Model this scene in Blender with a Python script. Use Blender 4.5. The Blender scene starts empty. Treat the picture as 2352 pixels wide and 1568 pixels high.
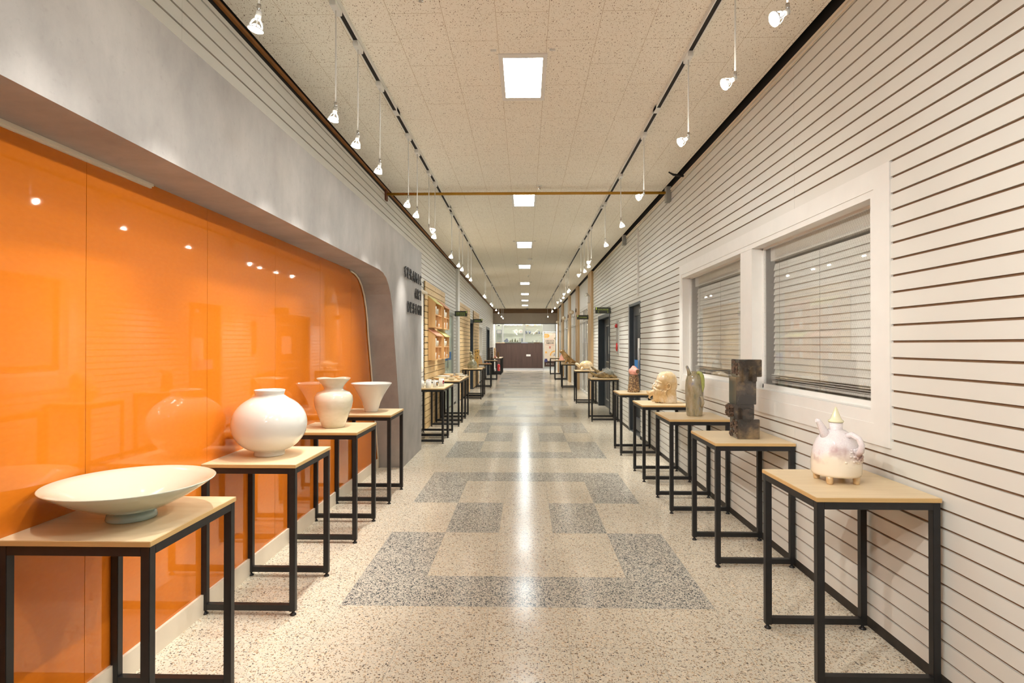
import bpy, bmesh, math, random
from mathutils import Vector, Matrix
random.seed(7)
PI = math.pi
SC = bpy.context.scene
COL = SC.collection

# ------------------------------------------------------------------ materials
def lin(r, g, b):
    f = lambda c: (c/255/12.92) if c/255 <= .04045 else ((c/255+.055)/1.055)**2.4
    return (f(r), f(g), f(b))

def base_mat(name):
    m = bpy.data.materials.new(name); m.use_nodes = True
    nt = m.node_tree
    return m, nt, nt.nodes['Principled BSDF']

def N(nt, typ, **kw):
    n = nt.nodes.new(typ)
    for k, v in kw.items():
        if k in ('i',):
            for kk, vv in v.items(): n.inputs[kk].default_value = vv
        else: setattr(n, k, v)
    return n

def L(nt, a, b): nt.links.new(a, b)

def objco(nt): return N(nt, 'ShaderNodeTexCoord').outputs['Object']

def mapping(nt, scale=(1,1,1), loc=(0,0,0), rot=(0,0,0)):
    mp = N(nt, 'ShaderNodeMapping')
    mp.inputs['Scale'].default_value = scale; mp.inputs['Location'].default_value = loc; mp.inputs['Rotation'].default_value = rot
    L(nt, objco(nt), mp.inputs['Vector']); return mp.outputs['Vector']

def mix(nt, fac, a, b, mode='MIX'):
    n = N(nt, 'ShaderNodeMix', data_type='RGBA', blend_type=mode)
    for sock, v in ((n.inputs[0], fac), (n.inputs[6], a), (n.inputs[7], b)):
        if hasattr(v, 'is_output'): L(nt, v, sock)
        elif isinstance(v, (int, float)): sock.default_value = v
        else: sock.default_value = (*v[:3], 1)
    return n.outputs[2]

def math_(nt, op, a, b=None, c=None):
    n = N(nt, 'ShaderNodeMath', operation=op)
    for i, v in enumerate((a, b, c)):
        if v is None: continue
        if hasattr(v, 'is_output'): L(nt, v, n.inputs[i])
        else: n.inputs[i].default_value = v
    return n.outputs[0]

def ramp(nt, fac, stops):
    r = N(nt, 'ShaderNodeValToRGB'); L(nt, fac, r.inputs[0])
    el = r.color_ramp.elements
    while len(el) < len(stops): el.new(.5)
    for e, (p, c) in zip(el, stops):
        e.position = p; e.color = (c, c, c, 1) if isinstance(c, (int, float)) else (*c[:3], 1)
    return r.outputs[0]

def bump(nt, b, h, strength=.2, dist=.01):
    bp = N(nt, 'ShaderNodeBump', i={'Strength': strength, 'Distance': dist})
    L(nt, h, bp.inputs['Height']); L(nt, bp.outputs[0], b.inputs['Normal'])

def mat(name, col, rough=.5, metal=0., coat=0., var=.04, vscale=9., spec=.5, bmp=0., bscale=60., trans=0.):
    m, nt, b = base_mat(name)
    b.inputs['Roughness'].default_value = rough; b.inputs['Metallic'].default_value = metal
    b.inputs['Coat Weight'].default_value = coat; b.inputs['Coat Roughness'].default_value = .04
    b.inputs['Specular IOR Level'].default_value = spec
    no = N(nt, 'ShaderNodeTexNoise', i={'Scale': vscale, 'Detail': 4.})
    L(nt, objco(nt), no.inputs['Vector'])
    lo = tuple(c*(1-var) for c in col); hi = tuple(min(1, c*(1+var)) for c in col)
    L(nt, mix(nt, ramp(nt, no.outputs[0], [(.3, 0.), (.7, 1.)]), lo, hi), b.inputs['Base Color'])
    if bmp:
        n2 = N(nt, 'ShaderNodeTexNoise', i={'Scale': bscale, 'Detail': 3.}); L(nt, objco(nt), n2.inputs['Vector'])
        bump(nt, b, n2.outputs[0], bmp, .004)
    return m

def emit(name, col, strength):
    m, nt, b = base_mat(name)
    b.inputs['Base Color'].default_value = (.8, .8, .8, 1)
    b.inputs['Emission Color'].default_value = (*col, 1); b.inputs['Emission Strength'].default_value = strength
    return m

def glaze(name, stops, scale=3., rough=.18, coat=.6, detail=5., stretch=(1,1,1), bmp=.0, bscale=80, metal=0.):
    """glazed ceramic: mottled colours from noise"""
    m, nt, b = base_mat(name)
    no = N(nt, 'ShaderNodeTexNoise', i={'Scale': scale, 'Detail': detail, 'Roughness': .62}); L(nt, mapping(nt, stretch), no.inputs['Vector'])
    L(nt, ramp(nt, no.outputs[0], stops), b.inputs['Base Color'])
    b.inputs['Roughness'].default_value = rough; b.inputs['Coat Weight'].default_value = coat; b.inputs['Coat Roughness'].default_value = .06
    b.inputs['Metallic'].default_value = metal
    if bmp:
        v = N(nt, 'ShaderNodeTexNoise', i={'Scale': float(bscale), 'Detail': 3.}); L(nt, objco(nt), v.inputs['Vector'])
        bump(nt, b, v.outputs[0], bmp, .006)
    return m

def wood(name, c1, c2, axis='Y', rough=.5, knots=False, scale=1.):
    m, nt, b = base_mat(name)
    s = {'X': (1.2, 22, 22), 'Y': (22, 1.2, 22), 'Z': (22, 22, 1.2)}[axis]
    no = N(nt, 'ShaderNodeTexNoise', i={'Scale': scale, 'Detail': 6., 'Distortion': .6}); L(nt, mapping(nt, s), no.inputs['Vector'])
    c = mix(nt, ramp(nt, no.outputs[0], [(.3, 0.), (.7, 1.)]), c1, c2)
    if knots:
        k = {'X': (3, 9, 9), 'Y': (9, 3.4, 9), 'Z': (9, 9, 3)}[axis]
        vo = N(nt, 'ShaderNodeTexVoronoi', i={'Scale': 1.}); L(nt, mapping(nt, k), vo.inputs['Vector'])
        c = mix(nt, ramp(nt, vo.outputs['Distance'], [(.06, .75), (.16, 0.)]), c, (.16, .07, .03))
    L(nt, c, b.inputs['Base Color']); b.inputs['Roughness'].default_value = rough
    return m

def terrazzo(name, ground, chips, dens1, dens2, pale):
    m, nt, b = base_mat(name)
    co = objco(nt)
    no = N(nt, 'ShaderNodeTexNoise', i={'Scale': 26., 'Detail': 2.}); L(nt, co, no.inputs['Vector'])
    dist = N(nt, 'ShaderNodeVectorMath', operation='MULTIPLY_ADD'); L(nt, no.outputs['Color'], dist.inputs[0])
    dist.inputs[1].default_value = (.012, .012, 0); L(nt, co, dist.inputs[2])
    flat = N(nt, 'ShaderNodeVectorMath', operation='MULTIPLY'); L(nt, dist.outputs[0], flat.inputs[0]); flat.inputs[1].default_value = (1, 1, 0)
    big = N(nt, 'ShaderNodeTexNoise', i={'Scale': 2.2, 'Detail': 3.}); L(nt, co, big.inputs['Vector'])
    c = mix(nt, ramp(nt, big.outputs[0], [(.35, 0.), (.7, 1.)]), ground, tuple(g*.9 for g in ground))
    def layer(c, scale, keep, size, cols):
        v = N(nt, 'ShaderNodeTexVoronoi', voronoi_dimensions='2D', i={'Scale': scale}); L(nt, flat.outputs[0], v.inputs['Vector'])
        sp = N(nt, 'ShaderNodeSeparateColor'); L(nt, v.outputs['Color'], sp.inputs[0])
        inside = math_(nt, 'LESS_THAN', v.outputs['Distance'], math_(nt, 'MULTIPLY', sp.outputs[1], size))
        sel = math_(nt, 'MULTIPLY', inside, math_(nt, 'LESS_THAN', sp.outputs[0], keep))
        cc = ramp(nt, sp.outputs[2], [(i/(len(cols)-1) if len(cols) > 1 else 0, k) for i, k in enumerate(cols)])
        return mix(nt, sel, c, cc)
    c = layer(c, 95., pale[0], .75, pale[1])
    c = layer(c, 190., dens2, .74, chips)
    c = layer(c, 104., dens1, .62, chips)
    # tile joints, 40 cm grid
    sx = N(nt, 'ShaderNodeSeparateXYZ'); L(nt, co, sx.inputs[0])
    def joint(v, off, p):
        f = math_(nt, 'FRACT', math_(nt, 'DIVIDE', math_(nt, 'ADD', v, off), p))
        return math_(nt, 'LESS_THAN', math_(nt, 'ABSOLUTE', math_(nt, 'SUBTRACT', f, .5)), .4965)
    j = math_(nt, 'MULTIPLY', joint(sx.outputs[0], .995+4., .4), joint(sx.outputs[1], 11*.396-3.017, .396))
    c = mix(nt, j, tuple(g*.62 for g in ground), c)
    L(nt, c, b.inputs['Base Color'])
    b.inputs['Specular IOR Level'].default_value = .24
    wv = N(nt, 'ShaderNodeTexNoise', i={'Scale': 5., 'Detail': 2.}); L(nt, co, wv.inputs['Vector'])
    rr = N(nt, 'ShaderNodeMapRange', i={'To Min': .13, 'To Max': .21}); L(nt, wv.outputs[0], rr.inputs[0]); L(nt, rr.outputs[0], b.inputs['Roughness'])
    bump(nt, b, wv.outputs[0], .05, .01)
    return m

def ceiling_mat():
    m, nt, b = base_mat('mineral_fibre_tile')
    co = objco(nt)
    sw = N(nt, 'ShaderNodeSeparateXYZ'); L(nt, co, sw.inputs[0])
    cb = N(nt, 'ShaderNodeCombineXYZ'); L(nt, math_(nt, 'ADD', sw.outputs[1], -3.286+12.), cb.inputs[0]); L(nt, math_(nt, 'ADD', sw.outputs[0], -.132+8*.298), cb.inputs[1])
    br = N(nt, 'ShaderNodeTexBrick', offset=.5, i={'Scale': 1., 'Mortar Size': .0011, 'Mortar Smooth': 0., 'Brick Width': .592, 'Row Height': .298})
    L(nt, cb.outputs[0], br.inputs['Vector'])
    ground = lin(243, 238, 226)
    c = ground
    def layer(c, sc, keep, size, col, dis):
        no = N(nt, 'ShaderNodeTexNoise', i={'Scale': 30., 'Detail': 2.}); L(nt, co, no.inputs['Vector'])
        d = N(nt, 'ShaderNodeVectorMath', operation='MULTIPLY_ADD'); L(nt, no.outputs['Color'], d.inputs[0]); d.inputs[1].default_value = (dis, dis, 0); L(nt, co, d.inputs[2])
        s = N(nt, 'ShaderNodeVectorMath', operation='MULTIPLY'); L(nt, d.outputs[0], s.inputs[0]); s.inputs[1].default_value = (*sc, 0)
        v = N(nt, 'ShaderNodeTexVoronoi', voronoi_dimensions='2D', i={'Scale': 1.}); L(nt, s.outputs[0], v.inputs['Vector'])
        sp = N(nt, 'ShaderNodeSeparateColor'); L(nt, v.outputs['Color'], sp.inputs[0])
        inside = math_(nt, 'LESS_THAN', v.outputs['Distance'], math_(nt, 'MULTIPLY', sp.outputs[1], size))
        sel = math_(nt, 'MULTIPLY', inside, math_(nt, 'LESS_THAN', sp.outputs[0], keep))
        return mix(nt, sel, c, col)
    c = layer(c, (120, 120), .45, .31, lin(172, 150, 122), .0)
    c = layer(c, (105, 30), .42, .20, lin(104, 84, 64), .02)
    c = mix(nt, br.outputs['Fac'], c, lin(186, 168, 142))
    L(nt, c, b.inputs['Base Color']); b.inputs['Roughness'].default_value = .9; b.inputs['Specular IOR Level'].default_value = .2
    return m

def concrete(name, a, bb, d):
    m, nt, b = base_mat(name)
    n1 = N(nt, 'ShaderNodeTexNoise', i={'Scale': 2.6, 'Detail': 8., 'Roughness': .65}); L(nt, mapping(nt, (1, 1.3, .8)), n1.inputs['Vector'])
    n2 = N(nt, 'ShaderNodeTexNoise', i={'Scale': 34., 'Detail': 5., 'Roughness': .7}); L(nt, objco(nt), n2.inputs['Vector'])
    c = mix(nt, ramp(nt, n1.outputs[0], [(.3, 0.), (.7, 1.)]), a, bb)
    c = mix(nt, ramp(nt, n2.outputs[0], [(.28, .3), (.42, 0.)]), c, d)
    L(nt, c, b.inputs['Base Color']); b.inputs['Roughness'].default_value = .62
    bump(nt, b, n2.outputs[0], .15, .002)
    return m

def ply_mat():
    """birch plywood: pale face with fine grain, thin dark lines along the edge plies"""
    m, nt, b = base_mat('birch_plywood')
    no = N(nt, 'ShaderNodeTexNoise', i={'Scale': 1.4, 'Detail': 5., 'Distortion': .5}); L(nt, mapping(nt, (2, 26, 2)), no.inputs['Vector'])
    c = mix(nt, ramp(nt, no.outputs[0], [(.3, 0.), (.7, 1.)]), lin(226, 204, 168), lin(216, 192, 154))
    ge = N(nt, 'ShaderNodeNewGeometry'); s = N(nt, 'ShaderNodeSeparateXYZ'); L(nt, ge.outputs['Normal'], s.inputs[0])
    side = math_(nt, 'LESS_THAN', math_(nt, 'ABSOLUTE', s.outputs[2]), .5)
    z = N(nt, 'ShaderNodeSeparateXYZ'); L(nt, objco(nt), z.inputs[0])
    st = math_(nt, 'GREATER_THAN', math_(nt, 'FRACT', math_(nt, 'MULTIPLY', z.outputs[2], 1/.0042)), .6)
    c = mix(nt, side, c, mix(nt, st, lin(216, 180, 122), lin(186, 146, 90)))
    L(nt, c, b.inputs['Base Color']); b.inputs['Roughness'].default_value = .45
    return m

def glass_mat(name, tint=(.985, .99, .985), wire=False, refl=1.):
    """clear pane: Fresnel mirror over see-through, with an optional diamond wire mesh inside"""
    m = bpy.data.materials.new(name); m.use_nodes = True; nt = m.node_tree
    nt.nodes.remove(nt.nodes['Principled BSDF']); out = nt.nodes['Material Output']
    tr = N(nt, 'ShaderNodeBsdfTransparent'); tr.inputs[0].default_value = (*tint, 1)
    gl = N(nt, 'ShaderNodeBsdfGlossy', i={'Roughness': .01}); gl.inputs[0].default_value = (1, 1, 1, 1)
    ge = N(nt, 'ShaderNodeNewGeometry'); fr = N(nt, 'ShaderNodeFresnel')
    L(nt, math_(nt, 'SUBTRACT', 1.5, math_(nt, 'MULTIPLY', ge.outputs['Backfacing'], 1.5-1/1.5)), fr.inputs['IOR'])
    mx = N(nt, 'ShaderNodeMixShader'); L(nt, math_(nt, 'MULTIPLY', fr.outputs[0], refl), mx.inputs[0]); L(nt, tr.outputs[0], mx.inputs[1]); L(nt, gl.outputs[0], mx.inputs[2])
    res = mx.outputs[0]
    if wire:
        s = N(nt, 'ShaderNodeSeparateXYZ'); L(nt, objco(nt), s.inputs[0])
        def fam(sg):
            v = math_(nt, 'ADD', math_(nt, 'MULTIPLY', s.outputs[1], 1.75*sg), s.outputs[2])
            f = math_(nt, 'FRACT', math_(nt, 'ADD', math_(nt, 'DIVIDE', v, .036), 100.))
            return math_(nt, 'LESS_THAN', f, .045)
        w = math_(nt, 'MAXIMUM', fam(1), fam(-1))
        df = N(nt, 'ShaderNodeBsdfDiffuse'); df.inputs[0].default_value = (*lin(140, 130, 118), 1)
        m2 = N(nt, 'ShaderNodeMixShader'); L(nt, w, m2.inputs[0]); L(nt, res, m2.inputs[1]); L(nt, df.outputs[0], m2.inputs[2]); res = m2.outputs[0]
    L(nt, res, out.inputs[0])
    return m

M = {}
M['slat'] = mat('white_laminate', lin(218, 216, 209), .42, var=.015, vscale=2.)
M['groove'] = mat('raw_fibreboard_groove', lin(128, 100, 74), .85, var=.1, vscale=30.)
M['white'] = mat('white_paint', lin(228, 226, 221), .4, var=.02)
M['cream'] = mat('cream_trim', lin(232, 220, 200), .45, var=.03)
M['black'] = mat('black_powder_coat', (.012, .012, .013), .42, var=.2, vscale=30.)
M['dark'] = mat('dark_recess', (.012, .010, .009), .8)
M['base'] = mat('black_skirting', (.022, .018, .015), .55, var=.35, vscale=14.)
M['brown'] = mat('brown_edge_trim', lin(150, 98, 48), .5, var=.15)
M['ply'] = ply_mat()
M['floor_l'] = terrazzo('terrazzo_cream', lin(228, 219, 200), [lin(96, 92, 88), lin(160, 138, 112), lin(190, 166, 136), lin(124, 120, 116)], .26, .26, (.5, [lin(240, 230, 212), lin(222, 200, 168)]))
M['floor_d'] = terrazzo('terrazzo_grey', lin(222, 216, 202), [lin(58, 62, 66), lin(84, 88, 92), lin(120, 122, 122), lin(64, 68, 72)], .52, .58, (.5, [lin(226, 218, 204), lin(180, 170, 154)]))
M['floor_end'] = mat('pale_grey_vinyl', lin(200, 198, 196), .25, var=.04)
M['ceil'] = ceiling_mat()
M['concrete'] = concrete('grey_plaster', lin(152, 148, 145), lin(180, 175, 171), lin(140, 134, 129))
def orange():
    m, nt, b = base_mat('orange_gloss_panel')
    no = N(nt, 'ShaderNodeTexNoise', i={'Scale': 70., 'Detail': 4.}); L(nt, mapping(nt, (1, .5, 1)), no.inputs['Vector'])
    L(nt, mix(nt, ramp(nt, no.outputs[0], [(.35, 0.), (.7, 1.)]), lin(214, 118, 30), lin(217, 121, 33)), b.inputs['Base Color'])
    b.inputs['Roughness'].default_value = .03; b.inputs['IOR'].default_value = 1.5
    b.inputs['Coat Weight'].default_value = .18; b.inputs['Coat Roughness'].default_value = .01
    return m
M['orange'] = orange()
M['steel'] = mat('brushed_steel', (.55, .55, .55), .3, metal=1.)
M['chrome'] = mat('chrome', (.6, .6, .6), .12, metal=1.)
M['panel_light'] = emit('led_diffuser', (.90, .985, 1.), 22.)
M['bulb'] = emit('lamp_lens', (1., .90, .76), 45.)
M['lampwhite'] = mat('lamp_white', lin(226, 226, 222), .35)
M['charcoal'] = mat('charcoal_door_paint', lin(54, 62, 70), .4, var=.08)
M['charcoal2'] = mat('grey_door_leaf', lin(84, 86, 88), .4, var=.06)
M['sign'] = mat('sign_charcoal', lin(58, 60, 54), .5)
M['lime'] = mat('sign_lime', lin(228, 250, 120), .5)
M['red'] = mat('red_gloss', lin(190, 30, 34), .25, coat=.4)
M['pine'] = wood('pine_slat', lin(222, 194, 146), lin(206, 174, 122), 'Y', .5, knots=True)
M['beech'] = wood('beech_box', lin(226, 186, 134), lin(214, 170, 116), 'Z', .45)
M['beech_in'] = wood('beech_inside', lin(232, 186, 136), lin(222, 174, 122), 'Z', .5)
M['beam'] = wood('pale_timber', lin(214, 184, 142), lin(196, 164, 120), 'Z', .5)
M['walnut'] = wood('walnut_panel', lin(88, 66, 56), lin(70, 50, 43), 'Z', .45)
M['oakdark'] = wood('brown_ceiling_trim', lin(120, 92, 62), lin(98, 72, 46), 'X', .5)
M['lintel'] = concrete('taupe_wall', lin(158, 146, 132), lin(168, 157, 144), lin(146, 134, 120))
M['glass'] = glass_mat('clear_glass')
M['wired'] = glass_mat('wired_glass', wire=True, refl=1.)
M['blind'] = mat('blind_slat', lin(234, 232, 226), .35, var=.03)
M['mint'] = mat('mint_frosted_glass', lin(196, 218, 200), .18, var=.03, coat=.4)
M['alu'] = mat('aluminium_frame', lin(196, 196, 194), .35, metal=.6)
M['blue'] = mat('blue_sticker', lin(58, 128, 196), .4)
M['paper'] = mat('paper', lin(236, 232, 226), .7)
M['pipe'] = mat('yellow_gas_pipe', lin(182, 132, 24), .4, var=.08)
M['rust'] = mat('rusty_bracket', lin(110, 62, 36), .6, var=.3, vscale=40.)
M['grey_plastic'] = mat('grey_plastic', lin(150, 150, 146), .5)
M['porc'] = mat('white_porcelain', lin(222, 219, 212), .12, coat=.8, var=.012, vscale=4.)
M['celadon'] = mat('pale_celadon', lin(200, 205, 188), .14, coat=.7, var=.02, vscale=4.)
M['celadon2'] = mat('pale_celadon_foot', lin(170, 190, 184), .2, coat=.5, var=.03)
M['creamglaze'] = glaze('cream_glaze', [(.36, lin(232, 224, 208)), (.62, lin(206, 198, 168))], 2.2, .12, .8, stretch=(1, 1, 2.5))
def pearl():
    """cream foot, mauve blush round the waist, crackled lavender-white shoulder"""
    m, nt, b = base_mat('pearl_lavender_glaze')
    co = objco(nt); sp = N(nt, 'ShaderNodeSeparateXYZ'); L(nt, co, sp.inputs[0])
    no = N(nt, 'ShaderNodeTexNoise', i={'Scale': 9., 'Detail': 4.}); L(nt, co, no.inputs['Vector'])
    n2 = N(nt, 'ShaderNodeTexNoise', i={'Scale': 14., 'Detail': 3.}); L(nt, mapping(nt, (1, 1, 1), (3, 1, 2)), n2.inputs['Vector'])
    h = math_(nt, 'ADD', sp.outputs[2], math_(nt, 'MULTIPLY', math_(nt, 'SUBTRACT', no.outputs[0], .5), .10))
    up = ramp(nt, math_(nt, 'MULTIPLY', h, 3.), [(.30, 0.), (.44, 1.)])
    band = math_(nt, 'MULTIPLY', ramp(nt, math_(nt, 'MULTIPLY', h, 3.), [(.24, 0.), (.35, 1.), (.42, 1.), (.56, 0.)]), ramp(nt, n2.outputs[0], [(.42, 0.), (.62, 1.)]))
    vo = N(nt, 'ShaderNodeTexVoronoi', i={'Scale': 230.}, feature='DISTANCE_TO_EDGE'); L(nt, co, vo.inputs['Vector'])
    crack = ramp(nt, vo.outputs['Distance'], [(.02, 1.), (.14, 0.)])
    c = mix(nt, up, lin(238, 226, 206), mix(nt, crack, lin(238, 232, 232), lin(220, 208, 215)))
    c = mix(nt, math_(nt, 'MULTIPLY', band, .85), c, lin(176, 136, 130))
    L(nt, c, b.inputs['Base Color']); b.inputs['Roughness'].default_value = .25; b.inputs['Coat Weight'].default_value = .5
    bump(nt, b, math_(nt, 'MULTIPLY', math_(nt, 'MINIMUM', vo.outputs['Distance'], .25), up), .35, .004)
    return m
M['pearl'] = pearl()
M['ochre'] = glaze('ochre_glaze', [(.3, lin(196, 150, 90)), (.7, lin(214, 190, 150))], 20., .3, .5)
M['yellowgreen'] = glaze('yellow_green_glaze', [(.3, lin(218, 216, 168)), (.7, lin(230, 224, 200))], 16., .2, .6)
M['totem'] = glaze('dark_bronze_glaze', [(.36, lin(34, 31, 30)), (.5, lin(64, 55, 47)), (.66, lin(132, 110, 80))], 5.5, .22, .9)
M['totem_rough'] = glaze('pitted_clay', [(.35, lin(20, 15, 12)), (.55, lin(92, 70, 54)), (.75, lin(140, 116, 96))], 60., .6, .1, bmp=1., bscale=90)
M['mossgrey'] = glaze('moss_grey_glaze', [(.3, lin(96, 106, 102)), (.44, lin(146, 134, 104)), (.58, lin(164, 154, 130)), (.7, lin(118, 128, 152))], 11., .2, .6, stretch=(1.4, 1.4, .6))
M['green'] = glaze('olive_green_glaze', [(.3, lin(150, 158, 78)), (.7, lin(176, 178, 108))], 14., .2, .6)
M['gold'] = glaze('cream_lustre_glaze', [(.3, lin(196, 156, 96)), (.5, lin(216, 188, 142)), (.68, lin(236, 224, 204))], 7., .16, .9)
M['pink'] = mat('pink_clay', lin(234, 168, 152), .55, var=.06)
def pebble():
    m, nt, b = base_mat('pebble_mosaic')
    v = N(nt, 'ShaderNodeTexVoronoi', i={'Scale': 62.}); L(nt, objco(nt), v.inputs['Vector'])
    sp = N(nt, 'ShaderNodeSeparateColor'); L(nt, v.outputs['Color'], sp.inputs[0])
    c = ramp(nt, sp.outputs[0], [(0., lin(92, 70, 52)), (.4, lin(176, 140, 96)), (.7, lin(210, 176, 126)), (1., lin(128, 106, 84))])
    c = mix(nt, ramp(nt, v.outputs['Distance'], [(.42, 0.), (.62, 1.)]), c, lin(112, 84, 62))
    L(nt, c, b.inputs['Base Color']); b.inputs['Roughness'].default_value = .4
    bump(nt, b, math_(nt, 'SUBTRACT', 1., v.outputs['Distance']), 1., .01)
    return m
M['pebble'] = pebble()
M['croc'] = glaze('olive_brown_glaze', [(.3, lin(70, 58, 36)), (.5, lin(132, 108, 64)), (.7, lin(178, 154, 104))], 12., .2, .7, bmp=.6)
M['crocgrey'] = glaze('grey_scale_glaze', [(.3, lin(110, 112, 108)), (.7, lin(166, 164, 152))], 30., .3, .5, bmp=.8)
M['turtle'] = glaze('pearly_cream_glaze', [(.3, lin(206, 160, 100)), (.5, lin(230, 206, 164)), (.7, lin(238, 232, 222))], 8., .14, .9)
M['iguana'] = glaze('amber_olive_glaze', [(.3, lin(136, 122, 78)), (.48, lin(204, 156, 92)), (.66, lin(228, 196, 138))], 7., .16, .8)
M['stone'] = glaze('grey_green_stone_glaze', [(.3, lin(82, 82, 66)), (.55, lin(128, 124, 100)), (.72, lin(176, 168, 148))], 9., .2, .6)
M['owl'] = glaze('golden_glaze', [(.3, lin(214, 168, 88)), (.7, lin(234, 200, 132))], 10., .2, .6)
M['tanglaze'] = glaze('tan_glaze', [(.3, lin(228, 190, 142)), (.7, lin(240, 216, 178))], 9., .2, .6)
M['sand'] = mat('sand_clay', lin(232, 196, 150), .5, var=.08)
M['lattice'] = mat('black_brown_clay', lin(52, 40, 34), .4, var=.2, vscale=30)
M['jar'] = mat('brown_glazed_jar', lin(104, 78, 48), .25, coat=.5, var=.2, vscale=20)
M['shelfwhite'] = mat('white_shelf', lin(244, 244, 238), .4, var=.01)
M['shelfback'] = mat('pale_green_back', lin(240, 242, 228), .5, var=.02)
M['navy'] = mat('navy', lin(62, 66, 120), .4)
M['greyblue'] = mat('grey_blue_glaze', lin(150, 156, 176), .2, coat=.5)
M['greenfig'] = mat('green_grey_figurine', lin(120, 122, 84), .3, coat=.4, var=.25, vscale=40)
M['poster'] = mat('banner_beige', lin(222, 207, 188), .6)
M['amber'] = mat('banner_amber', lin(238, 176, 78), .6)
M['brownp'] = mat('banner_brown', lin(66, 44, 38), .6)
M['ink'] = mat('black_ink', lin(34, 32, 34), .5)
M['roof_y'] = mat('lime_roof_board', lin(218, 212, 140), .5)
M['roof_p'] = mat('salmon_roof_board', lin(218, 162, 132), .5)
M['interior'] = mat('interior_wall', lin(190, 180, 164), .7)
M['roomdark'] = mat('dim_room', lin(150, 146, 138), .8)
M['globe'] = mat('opal_globe', lin(240, 228, 206), .3)
M['sage'] = mat('sage_curtain', lin(158, 166, 146), .7)

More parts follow.
